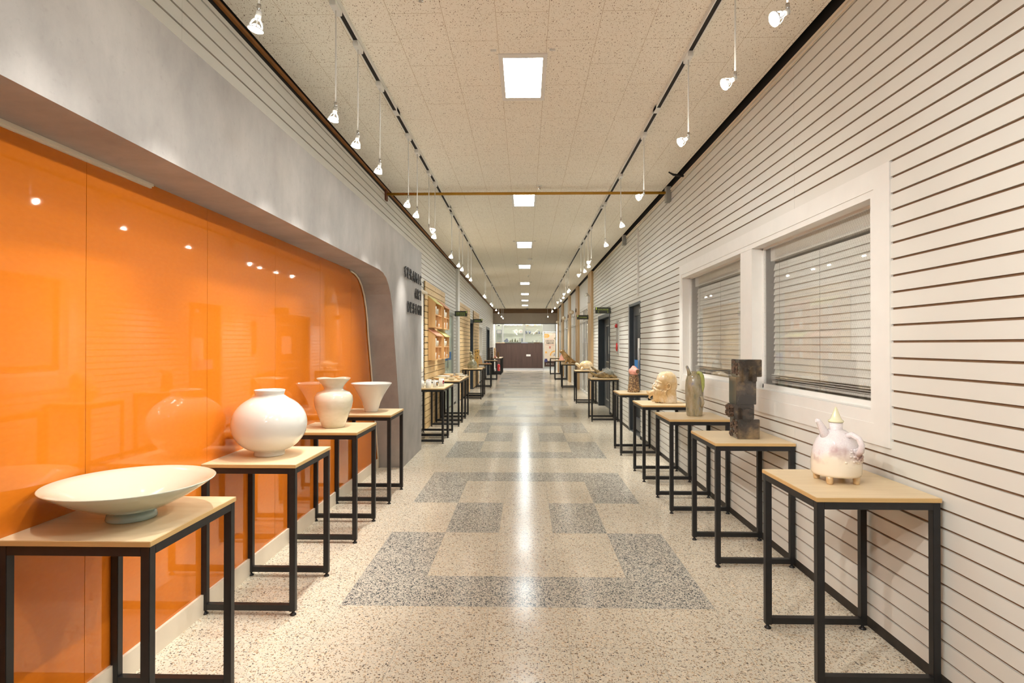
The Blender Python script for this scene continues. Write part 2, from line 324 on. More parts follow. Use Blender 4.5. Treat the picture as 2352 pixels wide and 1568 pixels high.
# ------------------------------------------------------------------ mesh builder
class MB:
    def __init__(s, origin=(0, 0, 0)):
        s.bm = bmesh.new(); s.o = Vector(origin)
    def _f(s, vs, mi=0, smooth=False):
        try:
            f = s.bm.faces.new(vs); f.material_index = mi; f.smooth = smooth; return f
        except ValueError: return None
    def v(s, p): return s.bm.verts.new(Vector(p)-s.o)
    def box(s, x0, x1, y0, y1, z0, z1, mi=0):
        P = [s.v(p) for p in ((x0,y0,z0),(x1,y0,z0),(x1,y1,z0),(x0,y1,z0),(x0,y0,z1),(x1,y0,z1),(x1,y1,z1),(x0,y1,z1))]
        for q in ((3,2,1,0),(4,5,6,7),(0,1,5,4),(1,2,6,5),(2,3,7,6),(3,0,4,7)): s._f([P[i] for i in q], mi)
        return s
    def bbox(s, c, h, rot=None, mi=0, bev=0.):
        """box from centre and half sizes, optional rotation matrix and bevel"""
        R = rot or Matrix.Identity(3)
        P = [s.v(Vector(c)+R @ Vector((sx*h[0], sy*h[1], sz*h[2]))) for sx, sy, sz in ((-1,-1,-1),(1,-1,-1),(1,1,-1),(-1,1,-1),(-1,-1,1),(1,-1,1),(1,1,1),(-1,1,1))]
        fs = [s._f([P[i] for i in q], mi) for q in ((3,2,1,0),(4,5,6,7),(0,1,5,4),(1,2,6,5),(2,3,7,6),(3,0,4,7))]
        if bev:
            es = list({e for f in fs for e in f.edges})
            bmesh.ops.bevel(s.bm, geom=es, offset=bev, segments=2, affect='EDGES', material=-1)
        return s
    def quad(s, pts, mi=0): s._f([s.v(p) for p in pts], mi); return s
    def lathe(s, prof, c=(0, 0), n=48, mi=0, squash=None, closed_bottom=True):
        """profile of (r, z) around a vertical axis"""
        rings = []
        for r, z in prof:
            if r < 1e-5: rings.append([s.v((c[0], c[1], z))]); continue
            ring = []
            for i in range(n):
                a = 2*PI*i/n; x, y = r*math.cos(a), r*math.sin(a)
                if squash: x, y = x*squash[0], y*squash[1]
                ring.append(s.v((c[0]+x, c[1]+y, z)))
            rings.append(ring)
        for A, B in zip(rings, rings[1:]):
            if len(A) == 1 and len(B) == 1: continue
            for i in range(n):
                j = (i+1) % n
                if len(A) == 1: s._f([A[0], B[j], B[i]], mi, True)
                elif len(B) == 1: s._f([A[i], A[j], B[0]], mi, True)
                else: s._f([A[i], A[j], B[j], B[i]], mi, True)
        return s
    def tube(s, pts, rad, n=12, mi=0, cap=True, flat=1.):
        pts = [Vector(p) for p in pts]; R = rad if isinstance(rad, (list, tuple)) else [rad]*len(pts)
        rings = []; up = None
        for i, p in enumerate(pts):
            t = (pts[min(i+1, len(pts)-1)]-pts[max(i-1, 0)]).normalized()
            if up is None: up = Vector((0, 0, 1)) if abs(t.z) < .9 else Vector((1, 0, 0))
            u = t.cross(up).normalized(); w = u.cross(t).normalized(); up = w
            rings.append([s.v(p+R[i]*(math.cos(2*PI*k/n)*u+flat*math.sin(2*PI*k/n)*w)) for k in range(n)])
        for A, B in zip(rings, rings[1:]):
            for i in range(n):
                j = (i+1) % n; s._f([A[i], A[j], B[j], B[i]], mi, True)
        if cap:
            s._f(rings[0][::-1], mi); s._f(rings[-1], mi)
        return s
    def ell(s, c, r, rot=None, mi=0, u=20, v=12):
        R = rot or Matrix.Identity(3); c = Vector(c); rings = []
        for j in range(v+1):
            th = PI*j/v
            if j in (0, v): rings.append([s.v(c+R @ Vector((0, 0, r[2]*math.cos(th))))]); continue
            rings.append([s.v(c+R @ Vector((r[0]*math.sin(th)*math.cos(2*PI*k/u), r[1]*math.sin(th)*math.sin(2*PI*k/u), r[2]*math.cos(th)))) for k in range(u)])
        for A, B in zip(rings, rings[1:]):
            for i in range(u):
                k = (i+1) % u
                if len(A) == 1: s._f([A[0], B[i], B[k]], mi, True)
                elif len(B) == 1: s._f([A[k], A[i], B[0]], mi, True)
                else: s._f([A[i], B[i], B[k], A[k]], mi, True)
        return s
    def prism(s, poly, axis, a, b, mi=0, mi_side=None):
        """extrude a 2-D polygon along an axis: X -> (y,z), Y -> (x,z), Z -> (x,y)"""
        def p(q, t): return {'X': (t, q[0], q[1]), 'Y': (q[0], t, q[1]), 'Z': (q[0], q[1], t)}[axis]
        A = [s.v(p(q, a)) for q in poly]; B = [s.v(p(q, b)) for q in poly]; n = len(poly)
        s._f(A[::-1], mi); s._f(B, mi)
        for i in range(n): s._f([A[i], A[(i+1) % n], B[(i+1) % n], B[i]], mi if mi_side is None else mi_side)
        return s
    def build(s, name, mats, parent=None, recalc=True):
        if recalc: bmesh.ops.recalc_face_normals(s.bm, faces=s.bm.faces[:])
        me = bpy.data.meshes.new(name); s.bm.to_mesh(me); s.bm.free()
        for m in (mats if isinstance(mats, (list, tuple)) else [mats]): me.materials.append(M[m] if isinstance(m, str) else m)
        return link(name, me, parent, s.o if parent is None else None)

def link(name, me, parent=None, loc=None):
    o = bpy.data.objects.new(name, me); COL.objects.link(o)
    if parent is not None: o.parent = parent
    elif loc is not None: o.location = loc
    return o

def tag(o, label, cat, group=None):
    o['label'] = label; o['category'] = cat
    if group: o['group'] = group
    return o

def thing(name, label, cat, loc, group=None):
    o = bpy.data.objects.new(name, None); COL.objects.link(o); o.location = loc; o.empty_display_size = .1
    return tag(o, label, cat, group)

def struct(o): o['kind'] = 'structure'; return o

def dup(root, loc, label, group=None):
    r = root.copy(); COL.objects.link(r); r.location = loc; r['label'] = label
    if group: r['group'] = group
    for ch in list(root.children):
        c = ch.copy(); COL.objects.link(c); c.parent = r
        for g in list(ch.children):
            d = g.copy(); COL.objects.link(d); d.parent = c
    return r

def blob(mb, voxel, smooth=4, factor=.5):
    """fuse overlapping solids into one continuous skin"""
    bmesh.ops.recalc_face_normals(mb.bm, faces=mb.bm.faces[:])
    me = bpy.data.meshes.new('tmp'); mb.bm.to_mesh(me); mb.bm.free()
    o = bpy.data.objects.new('tmp', me); COL.objects.link(o)
    r = o.modifiers.new('r', 'REMESH'); r.mode = 'VOXEL'; r.voxel_size = voxel; r.use_smooth_shade = True
    if smooth:
        sm = o.modifiers.new('s', 'SMOOTH'); sm.iterations = smooth; sm.factor = factor
    bpy.context.view_layer.update()
    dg = bpy.context.evaluated_depsgraph_get()
    res = bpy.data.meshes.new_from_object(o.evaluated_get(dg))
    bpy.data.objects.remove(o)
    for p in res.polygons: p.use_smooth = True
    res.materials.clear()
    return res

def blob_part(mb, name, m, parent, voxel, smooth=4):
    me = blob(mb, voxel, smooth); me.name = name; me.materials.append(M[m])
    return link(name, me, parent)

def text_mesh(s, extrude, bold=0.):
    cu = bpy.data.curves.new('t', 'FONT'); cu.body = s; cu.extrude = extrude; cu.offset = bold; cu.resolution_u = 3
    o = bpy.data.objects.new('t', cu); COL.objects.link(o)
    bpy.context.view_layer.update()
    me = bpy.data.meshes.new_from_object(o.evaluated_get(bpy.context.evaluated_depsgraph_get()))
    bpy.data.objects.remove(o)
    return me

def fit_text(name, s, m, parent, centre, w, h, face, extrude=.001, bold=0.):
    """text scaled to a w x h box on a vertical face: 'x' = faces +X, 'y' = faces -Y; centre is relative to the parent"""
    me = text_mesh(s, .5, bold)
    if not me.vertices: return None
    xs = [v.co.x for v in me.vertices]; ys = [v.co.y for v in me.vertices]
    cx, cy, sw, sh = (min(xs)+max(xs))/2, (min(ys)+max(ys))/2, max(max(xs)-min(xs), 1e-4), max(max(ys)-min(ys), 1e-4)
    for v in me.vertices:
        a, b, c = (v.co.x-cx)*w/sw, (v.co.y-cy)*h/sh, (1 if v.co.z > 0 else -1)*extrude/2
        v.co = {'x': (c, a, b), 'y': (a, -c, b)}[face]
    me.materials.clear(); me.materials.append(M[m]); me.name = name
    for p in me.polygons: p.material_index = 0
    o = link(name, me, parent); o.location = centre
    return o

def spot(loc, target, power, angle=80, blend=1., parent=None, col=(1., .970, .90)):
    d = bpy.data.lights.new('lamp_beam', 'SPOT'); d.energy = power; d.spot_size = math.radians(angle); d.spot_blend = blend; d.color = col; d.shadow_soft_size = .022
    o = bpy.data.objects.new('lamp_beam', d); COL.objects.link(o)
    q = (Vector(target)-Vector(loc)).to_track_quat('-Z', 'Y')
    if parent is not None:
        o.parent = parent; o.location = Vector(loc)-Vector(parent.location)
    else: o.location = loc
    o.rotation_euler = q.to_euler()
    return o

# ------------------------------------------------------------------ setting
H = 3.25; XL = -1.66; XR = 1.70; Y0 = -3.0; YE = 29.0
# floor: 40 cm terrazzo tiles, dark ones laid in a repeating pattern
mb = MB()
for r in range(-15, 70):
    y0 = 3.017+r*.396; q = r % 10
    for c in range(-3, 8):
        x0 = -.995+c*.4
        d = 0 <= c <= 4 and (q in (0, 7) or (q in (1, 2, 5, 6) and c in (0, 4)) or (q in (3, 4) and c in (1, 3)))
        a, b = max(x0, -1.95), min(x0+.4, 2.0)
        if b > a: mb.quad([(a, y0, 0), (b, y0, 0), (b, y0+.396, 0), (a, y0+.396, 0)], 1 if d else 0)
yq = 3.017+70*.396
mb.quad([(-3, yq, 0), (3.4, yq, 0), (3.4, 36, 0), (-3, 36, 0)], 2)
mb.quad([(2.0, 7, 0), (3.4, 7, 0), (3.4, yq, 0), (2.0, yq, 0)], 2)
bmesh.ops.remove_doubles(mb.bm, verts=mb.bm.verts[:], dist=1e-4)
for f in mb.bm.faces: f.normal_update()
struct(mb.build('floor', ['floor_l', 'floor_d', 'floor_end']))

mb = MB(); mb.box(-1.625, 1.645, Y0, YE, H, H+.02)
struct(mb.build('ceiling', 'ceil'))
mb = MB(); mb.box(-1.9, 2.0, Y0, YE, H+.08, H+.12)
struct(mb.build('ceiling_plenum', 'dark'))
mb = MB(); mb.box(XL-.0, XL+.022, Y0, YE, H-.022, H-.004); struct(mb.build('trim_1', 'brown'))
mb = MB(); mb.box(XR-.012, XR, Y0, 14.1, H-.05, H-.035); mb.box(XR-.008, XR, Y0, 14.1, H-.075, H-.066); struct(mb.build('trim_2', 'cream'))

def slat_wall(name, xf, sg, y0, y1, z0, z1, openings=(), seams=(), pitch=.0762, phase=1.414, gr=.0105, dp=.010, mats=('slat', 'groove'), thick=.05):
    mb = MB()
    ys = sorted({y0, y1, *[o[0] for o in openings], *[o[1] for o in openings]}); ys = [y for y in ys if y0 <= y <= y1]
    zs = sorted({z0, z1, *[o[2] for o in openings], *[o[3] for o in openings]}); zs = [z for z in zs if z0 <= z <= z1]
    inop = lambda y, z: any(o[0] < y < o[1] and o[2] < z < o[3] for o in openings)
    xa, xb = xf-sg*dp, xf-sg*(dp+thick)
    for i in range(len(ys)-1):
        for j in range(len(zs)-1):
            if not inop((ys[i]+ys[i+1])/2, (zs[j]+zs[j+1])/2):
                mb.box(min(xa, xb), max(xa, xb), ys[i], ys[i+1], zs[j], zs[j+1], 1)
    k = math.floor((z0-phase)/pitch)-1
    while phase+k*pitch < z1:
        a, b = max(z0, phase+k*pitch+gr/2), min(z1, phase+(k+1)*pitch-gr/2); k += 1
        if b-a < .002: continue
        cuts = sorted({a, b, *[z for o in openings for z in (o[2], o[3]) if a < z < b]})
        for za, zb in zip(cuts, cuts[1:]):
            iv = [(y0, y1)]
            for o in openings:
                if o[2] < (za+zb)/2 < o[3]:
                    iv = [p for (s, e) in iv for p in ((s, min(e, o[0])), (max(s, o[1]), e)) if p[1]-p[0] > .003]
            for sm in seams:
                iv = [p for (s, e) in iv for p in (((s, sm-.0008), (sm+.0008, e)) if s < sm < e else ((s, e),))]
            for s, e in iv: mb.box(min(xf, xa), max(xf, xa), s, e, za, zb, 0)
    return mb.build(name, list(mats))

# openings on the two long walls (y0, y1, z0, z1)
WIN = (2.66, 6.235, .917, 2.254)
D_GL = (8.37, 9.24, 0., 2.05); D_DK = (11.37, 13.1, 0., 2.03)
struct(slat_wall('wall_right', XR, -1, Y0, 14.12, .055, 3.2, (WIN, D_GL, D_DK), (1.2, 3.6, 5.28, 5.97, 8.48, 10.9)))
mb = MB(); mb.box(XR+.005, XR+.05, Y0, 14.12, 3.2, 3.34); struct(mb.build('trim_3', 'dark'))
L_GL = (11.5, 13.0, 0., 2.12); L_DK = (16.72, 17.8, 0., 2.166); L_WN = (20.06, 21.58, 1.0, 2.12); L_DK2 = (24.0, 26.0, 0., 2.166)
struct(slat_wall('wall_left', XL, 1, Y0, 31.0, .055, 3.2, ((Y0+.01, 7.5405, .0, 2.6352), L_GL, L_DK, L_WN, L_DK2), (2.68, 5.1, 7.0, 12.9, 16.7, 19.9, 22.8, 27.0)))
mb = MB(); mb.box(XL-.05, XL-.005, Y0, 31., 3.2, 3.34); struct(mb.build('trim_4', 'dark'))
# black skirtings set back under the slats
mb = MB()
for a, b in ((Y0, 8.37), (9.24, 11.37), (13.1, 14.12)): mb.box(XR+.004, XR+.05, a, b, 0, .06)
struct(mb.build('baseboard_right', 'base'))
mb = MB()
for a, b in ((7.42, 11.5), (13.0, 16.72), (17.8, 24.), (26., 31.)): mb.box(XL-.05, XL-.004, a, b, 0, .06)
struct(mb.build('baseboard_left', 'base'))
mb = MB(); mb.box(-1.95, 2.0, Y0-.1, Y0, 0, H+.1); struct(mb.build('wall_back', 'white'))

# grey plaster surround of the orange niche
GX = -1.395; RX = -1.68
prof = [(5.35, 2.118), (5.5, 2.106), (5.62, 2.073), (5.72, 2.012), (5.81, 1.92), (5.88, 1.80), (5.93, 1.66), (5.965, 1.5), (6.07, 1.18), (6.18, .80), (6.29, .40), (6.40, 0.)]
mb = MB(origin=(-1.5375, 3., 0))
full = [(5.35, 2.118)]+prof[1:]
def arch_strip(x, flip):
    q = [[(x, Y0+.05, 2.118), (x, 5.35, 2.118), (x, 5.35, 2.635), (x, Y0+.05, 2.635)], [(x, 5.35, 2.118), (x, 7.54, 2.118), (x, 7.54, 2.635), (x, 5.35, 2.635)]]
    for (ya, za), (yb_, zb_) in zip(full, full[1:]): q.append([(x, yb_, zb_), (x, 7.54, zb_), (x, 7.54, za), (x, ya, za)])
    for f in q: mb.quad(f[::-1] if flip else f)
arch_strip(GX, True); arch_strip(RX+.0005, False)
rim = [(Y0+.05, 2.118), *full, (7.54, 0.), (7.54, 2.635), (Y0+.05, 2.635)]
for p, q in zip(rim, rim[1:]+rim[:1]): mb.quad([(GX, *p), (GX, *q), (RX+.0005, *q), (RX+.0005, *p)])
bmesh.ops.remove_doubles(mb.bm, verts=mb.bm.verts[:], dist=1e-4)
arch = mb.build('arch_surround', 'concrete')
tag(arch, 'grey plaster surround with a rounded corner framing the orange niche', 'wall surround')
mb = MB(origin=(-1.5375, 3., 0))
mb.tube([(RX+.012, y-.012, z-.012) for y, z in prof], .009, 8); b_ = mb.build('edge_bead', 'cream', arch); b_['label'] = 'thin cream bead along the curved inner edge'
mb = MB(origin=(-1.64, 1.2, 2.09)); mb.box(RX+.001, RX+.02, -1., 2.478, 2.105, 2.117); mb.box(RX+.001, RX+.011, -1., 2.478, 2.098, 2.106)
tag(mb.build('cable_trunking', 'cream'), 'slim cream trunking under the lintel above the orange panels', 'trunking')

# orange glossy panels, each a thing
ords = ['first', 'second', 'third', 'fourth', 'fifth', 'sixth', 'seventh', 'eighth', 'ninth', 'tenth', 'eleventh', 'twelfth', 'thirteenth', 'fourteenth', 'fifteenth', 'sixteenth', 'seventeenth', 'eighteenth', 'nineteenth', 'twentieth', 'twenty-first']
seam = [-2.9, -2., -1.17, -.35, .47, 1.297, 2.117, 2.94, 3.75, 4.577, 5.4, 6.42]
plab = {5: 'glossy orange wall panel at the left edge behind the shallow bowl', 6: 'glossy orange wall panel between the bowl table and the moon jar table',
        7: 'glossy orange wall panel directly behind the round moon jar', 8: 'glossy orange wall panel behind the waisted vase', 9: 'glossy orange wall panel behind the flared bowl',
        10: 'narrow glossy orange wall panel against the curved grey jamb'}
for i in range(len(seam)-1):
    a, b = seam[i], seam[i+1]
    mb = MB(origin=(RX, (a+b)/2, .1)); mb.box(RX-.02, RX, a+.0012, b-.0012, .1, 2.14)
    tag(mb.build('orange_wall_panel', 'orange'), plab.get(i, 'glossy orange wall panel of the niche beside the camera'), 'wall panel', 'glossy orange panels in the niche')
mb = MB(); mb.box(RX-.06, RX-.022, Y0, 6.6, 0, 2.2); struct(mb.build('wall_niche', 'dark'))
mb = MB(); mb.box(RX, RX+.014, Y0, 6.36, 0, .105); struct(mb.build('baseboard_niche', 'cream'))

# raised letters on the surround
lt = thing('raised_lettering', 'black stand-off letters reading CERAMIC ART DESIGN on the grey surround', 'lettering', (GX, 7.0, 2.05))
def word(s, yend, zc, pitch=.1535, w=.098, h=.128):
    for i, ch in enumerate(s):
        yc = yend-(len(s)-1-i)*pitch-w/2
        ww = .03 if ch == 'I' else w*(1.2 if ch == 'M' else 1)
        fit_text('letter', ch, 'ink', lt, (.016, yc-7.0, zc-2.05), ww, h, 'x', .010, .004)
        mb = MB(origin=(GX, 7., 2.05)); mb.box(GX, GX+.012, yc-.004, yc+.004, zc-.004, zc+.004); mb.build('stand_off', 'black', lt)
word('CERAMIC', 7.445, 2.245); word('ART', 7.445, 2.045); word('DESIGN', 7.445, 1.848)

# ------------------------------------------------------------------ right window with blinds
y0, y1, z0, z1 = WIN
w = thing('window_1', 'large two-bay window in a white casing on the right slat wall', 'window', (XR, 4.45, .917)); w['kind'] = 'structure'
O = (XR, 4.45, .917)
OY0, OY1, OZ0, OZ1 = 2.81, 6.127, 1.08, 2.119
mb = MB(O); xa, xb = XR-.008, XR+.02
mb.box(xa, xb, y0, OY0-.03, z0, z1); mb.box(xa, xb, OY1+.03, y1, z0, z1); mb.box(xa, xb, OY0-.03, OY1+.03, OZ1+.036, z1); mb.box(xa, xb, OY0-.03, OY1+.03, z0, OZ0-.062)
mb.build('casing', 'white', w)
mb = MB(O); xa, xb = XR-.004, XR+.10
mb.box(xa, xb, OY0-.03, OY0, OZ0-.062, OZ1+.036); mb.box(xa, xb, OY1, OY1+.03, OZ0-.062, OZ1+.036); mb.box(xa, xb, OY0, OY1, OZ1, OZ1+.036); mb.box(xa, xb, OY0, OY1, OZ0-.062, OZ0)
mb.build('window_frame', 'white', w)
mb = MB(O); mb.box(XR-.002, XR+.10, 4.264, 4.49, OZ0, OZ1); mb.build('mullion', 'white', w)
for a, b in ((OY0, 4.264), (4.49, OY1)):
    mb = MB(O); x = XR+.075
    mb.box(x, x+.02, a, a+.018, OZ0, OZ1); mb.box(x, x+.02, b-.018, b, OZ0, OZ1); mb.box(x, x+.02, a, b, OZ1-.014, OZ1); mb.box(x, x+.02, a, b, OZ0, OZ0+.03)
    f = mb.build('sash', 'white', w)
    mb = MB(O); mb.box(XR+.083, XR+.088, a+.018, b-.018, OZ0+.03, OZ1-.014); mb.build('pane', 'wired', f)
for a, b, lab in ((OY0, 4.264, 'lowered grey venetian blind behind the nearer wired-glass pane'), (4.49, OY1, 'lowered grey venetian blind behind the farther wired-glass pane')):
    t = thing('venetian_blind', lab, 'blind', (XR+.15, (a+b)/2, OZ0), 'venetian blinds in the right window'); o = t.location.copy()
    mb = MB(o); mb.box(XR+.125, XR+.175, a+.02, b-.03, OZ1-.10, OZ1-.0); mb.build('headrail', 'blind', t)
    mb = MB(o); zz = OZ1-.145; 
    while zz > OZ0+.10:
        R = Matrix.Rotation(math.radians(-76), 3, 'Y')
        mb.bbox((XR+.15, (a+b)/2-.015, zz), (.0265, (b-a)/2-.02, .0006), R); zz -= .0455
    for q in range(4): mb.bbox((XR+.15, (a+b)/2-.015, OZ0+.1-.014*q), (.024, (b-a)/2-.02, .0015))
    mb.build('slats', 'blind', t)
    mb = MB(o); mb.bbox((XR+.15, (a+b)/2-.015, OZ0+.045), (.018, (b-a)/2-.02, .007)); mb.build('bottom_rail', 'blind', t)
    for f in (.12, .5, .88): mb = MB(o); mb.tube([(XR+.125, a+(b-a)*f, OZ1-.1), (XR+.125, a+(b-a)*f, OZ0+.04)], .0012, 5); mb.build('ladder_cord', 'grey_plastic', t)
mb = MB(); mb.box(2.5, 2.55, 1.8, 7.2, 0, 3.2); mb.box(XR+.07, 2.5, 1.75, 1.8, 0, 3.2); mb.box(XR+.07, 2.5, 7.2, 7.25, 0, 3.2); mb.box(XR+.07, 2.5, 1.8, 7.2, 2.9, 2.95); mb.box(XR+.07, 2.5, 1.8, 7.2, .3, .35)
struct(mb.build('wall_side_room', 'roomdark'))

# ------------------------------------------------------------------ doors on the right
def opening_back(name, xs, y0, y1, z1, m):
    mb = MB(); mb.box(min(xs), max(xs), y0-.05, y1+.05, 0, z1+.05); return struct(mb.build(name, m))
d = thing('door_1', 'half-glazed dark door with notices beside the pebble sculpture', 'door', (XR, 8.8, 0)); d['kind'] = 'structure'; O = (XR, 8.8, 0)
mb = MB(O); mb.box(XR-.004, XR+.12, 9.20, 9.24, 0, 2.05); mb.box(XR-.004, XR+.12, 8.37, 8.40, 0, 2.05); mb.box(XR-.004, XR+.12, 8.40, 9.20, 2.01, 2.05); mb.build('frame', 'charcoal', d)
mb = MB(O); mb.box(XR-.012, XR+.01, 9.24, 9.29, .05, 2.06); mb.build('edge_strip', 'alu', d)
mb = MB(O); x = XR+.06
mb.box(x, x+.04, 8.40, 8.50, 0.06, 2.01); mb.box(x, x+.04, 9.12, 9.20, .06, 2.01); mb.box(x, x+.04, 8.5, 9.12, .06, .24); mb.box(x, x+.04, 8.5, 9.12, 1.86, 2.01); lf = mb.build('leaf', 'charcoal2', d)
mb = MB(O); mb.box(x+.015, x+.021, 8.5, 9.12, .24, 1.86); mb.build('pane', 'glass', lf)
mb = MB(O); mb.tube([(x-.035, 8.62, .95), (x-.035, 8.62, 1.35)], .011, 10); mb.tube([(x-.035, 8.62, .98), (x, 8.62, .98)], .008, 8); mb.tube([(x-.035, 8.62, 1.32), (x, 8.62, 1.32)], .008, 8); mb.build('pull_handle', 'steel', d)
mb = MB(O); mb.box(XR, XR+.1, 8.40, 9.20, 0, .02); mb.build('threshold', 'steel', d)
mb = MB((x, 8.83, 1.)); mb.box(x-.004, x-.001, 8.52, 9.11, 1.0, 1.16); tag(mb.build('blue_sticker', 'blue'), 'blue sticker band across the glass of the half-glazed door', 'sticker')
mb = MB((x, 8.8, 1.3)); mb.box(x-.006, x-.0045, 8.52, 8.84, 1.165, 1.50); tag(mb.build('paper_notice', 'paper'), 'white paper notice taped on glass above the blue sticker', 'notice')
mb = MB((x, 8.9, 1.9)); mb.box(x-.004, x-.001, 8.62, 8.72, 1.895, 1.95); tag(mb.build('door_label', 'paper'), 'small square white label at the top rail of the half-glazed door', 'label')
mb = MB(); mb.box(2.5, 2.55, 7.4, 10.3, 0, 3.); mb.box(XR+.08, 2.5, 7.4, 7.45, 0, 3.); mb.box(XR+.08, 2.5, 10.25, 10.3, 0, 3.); mb.box(XR+.08, 2.5, 7.4, 10.3, 2.9, 2.95); struct(mb.build('wall_side_office', 'roomdark'))
mb = MB((2.1, 8.85, 2.88)); mb.box(1.95, 2.25, 8.4, 9.3, 2.87, 2.9); tag(mb.build('office_fill_light', emit('office_fill_glow', (.95, .98, 1.), 12.)), 'added unseen fill light inside the room behind the half-glazed door', 'ceiling light')  # glowing panel added to brighten the view through the glazed door
t = thing('office_blind', 'pale green blind inside the half-glazed door, lower part sage', 'blind', (XR+.2, 8.85, .3))
mb = MB(t.location)
for k in range(30): mb.bbox((XR+.2, 8.85, 1.28+k*.022), (.011, .42, .0006), Matrix.Rotation(.9, 3, 'Y'))
mb.build('slats', 'blind', t)
mb = MB(t.location); mb.box(XR+.19, XR+.2, 8.43, 9.27, .3, 1.27); q = mb.build('lower_panel', 'sage', t); q['label'] = 'plain sage green lower panel'

d = thing('door_2', 'charcoal door with a tall narrow pane under the first hanging sign', 'door', (XR, 12.2, 0)); d['kind'] = 'structure'; O = (XR, 12.2, 0)
mb = MB(O); mb.box(XR-.012, XR+.16, 13.02, 13.12, 0, 2.05); mb.box(XR-.012, XR+.16, 11.35, 11.42, 0, 2.05); mb.box(XR-.012, XR+.16, 11.42, 13.02, 1.97, 2.05); mb.build('frame', 'charcoal', d)
x = XR+.12; mb = MB(O)
mb.box(x, x+.04, 11.42, 11.7, 0.01, 1.97); mb.box(x, x+.04, 12.72, 13.02, .01, 1.97); mb.box(x, x+.04, 11.7, 12.72, .01, .18); mb.box(x, x+.04, 11.7, 12.72, .88, 1.02); mb.box(x, x+.04, 11.7, 12.72, 1.82, 1.97); mb.box(x+.012, x+.03, 11.7, 12.72, .18, .88); lf = mb.build('leaf', 'charcoal2', d)
mb = MB(O)
for za, zb in ((.18, .88), (1.02, 1.82)):
    mb.box(x-.006, x+.004, 11.69, 11.72, za, zb); mb.box(x-.006, x+.004, 12.70, 12.73, za, zb); mb.box(x-.006, x+.004, 11.69, 12.73, za-.01, za+.015); mb.box(x-.006, x+.004, 11.69, 12.73, zb-.015, zb+.01)
mb.build('moulding', 'alu', lf)
mb = MB(O); mb.box(x+.012, x+.02, 11.7, 12.72, 1.02, 1.82); mb.build('pane', 'charcoal', lf)
mb = MB(O); mb.tube([(x, 11.56, .93), (x-.05, 11.56, .93), (x-.05, 11.68, .93)], .01, 8); mb.box(x-.006, x, 11.53, 11.59, .84, 1.0); mb.build('lever_handle', 'steel', d)
mb = MB((x, 12.1, 1.4)); mb.box(x-.004, x-.001, 11.85, 12.35, 1.2, 1.58); tag(mb.build('paper_notice', 'paper'), 'tall white notice on the pane of the charcoal door', 'notice')
opening_back('wall_door_recess', (XR+.165, XR+.2), 11.37, 13.1, 2.05, 'dark')

t = thing('fire_alarm_panel', 'narrow steel fire alarm panel with red lamp on the right slat wall', 'fire alarm', (XR, 10.36, 1.54)); O = t.location.copy()
mb = MB(O); mb.bbox((XR-.012, 10.36, 1.54), (.012, .10, .31), None, 0, .003); mb.build('plate', 'steel', t)
mb = MB(O); mb.bbox((XR-.003, 10.36, 1.54), (.003, .12, .325)); mb.build('back_frame', 'white', t)
mb = MB(O); mb.ell((XR-.03, 10.36, 1.745), (.035, .045, .04)); mb.build('red_lamp', 'red', t)
mb = MB(O); mb.ell((XR-.026, 10.36, 1.355), (.020, .07, .08)); mb.build('bell', 'red', t)
mb = MB((XR-.02, 8.49, 2.6)); mb.box(XR-.022, XR, 8.47, 8.505, 2.13, 3.13); tag(mb.build('surface_conduit', 'white'), 'white conduit running down the right wall above the glazed door', 'conduit')

# ------------------------------------------------------------------ timber bays at the far right
cols = [(14.12, 14.86), (17.72, 18.5), (21.0, 21.85), (24.85, 25.9), (28.5, 29.)]
for i, (a, b) in enumerate(cols):
    mb = MB((XR, (a+b)/2, 0)); mb.box(1.645, 1.95, a, b, 0, H-.005)
    c = mb.build('trim_%d' % (5+i), 'beam'); struct(c)
for i in range(4):
    a, b = cols[i][1], cols[i+1][0]
    mb = MB(); mb.box(1.70, 1.75, a, b, 2.46, 3.22); struct(mb.build('wall_header', 'white'))
    mb = MB(); mb.box(1.68, 1.76, a, b, 3.22, 3.34); struct(mb.build('trim_%d' % (10+i), 'dark'))
    w = thing('window_%d' % (i+2), 'glazed %s bay between timber posts on the far right' % ords[i], 'window', (1.7, (a+b)/2, 0)); w['kind'] = 'structure'; O = w.location.copy()
    mb = MB(O); xx = 1.705
    mb.box(xx, xx+.05, a, a+.05, 0, 2.46); mb.box(xx, xx+.05, b-.05, b, 0, 2.46); mb.box(xx, xx+.05, a+.05, b-.05, 2.40, 2.46); mb.box(xx, xx+.05, a+.05, b-.05, 0, .06); mb.box(xx, xx+.05, a+.05, b-.05, 2.05, 2.1)
    fr = mb.build('frame', 'white', w)
    for k in range(1, 5):
        yy = a+(b-a)*k/5; mb = MB(O); mb.box(xx, xx+.05, yy-.03, yy+.03, .06, 2.40); mb.build('mullion', 'alu' if k % 2 else 'white', w)
    mb = MB(O); mb.box(xx+.02, xx+.026, a+.05, b-.05, .06, 2.4); mb.build('pane', 'glass', w)
mb = MB(); mb.box(3.3, 3.35, 13.6, 29.4, 0, 3.); mb.box(1.8, 3.3, 13.55, 13.6, 0, 3.); mb.box(1.8, 3.3, 29.4, 29.45, 0, 3.0); mb.box(1.8, 3.3, 13.6, 29.4, 2.9, 2.95); struct(mb.build('wall_workshop', 'interior'))
for yy in (16.2, 19.8, 23.4, 27.2):  # unseen glowing panels added to light the interior behind the bays
    mb = MB((2.6, yy, 2.88)); mb.box(2.45, 2.75, yy-.4, yy+.4, 2.87, 2.9)
    tag(mb.build('workshop_fill_light', emit('workshop_fill_glow', (1, .95, .88), 14.)), 'added unseen fill light inside the glazed workshop at the far right', 'ceiling light', 'added fill lights inside the workshop')
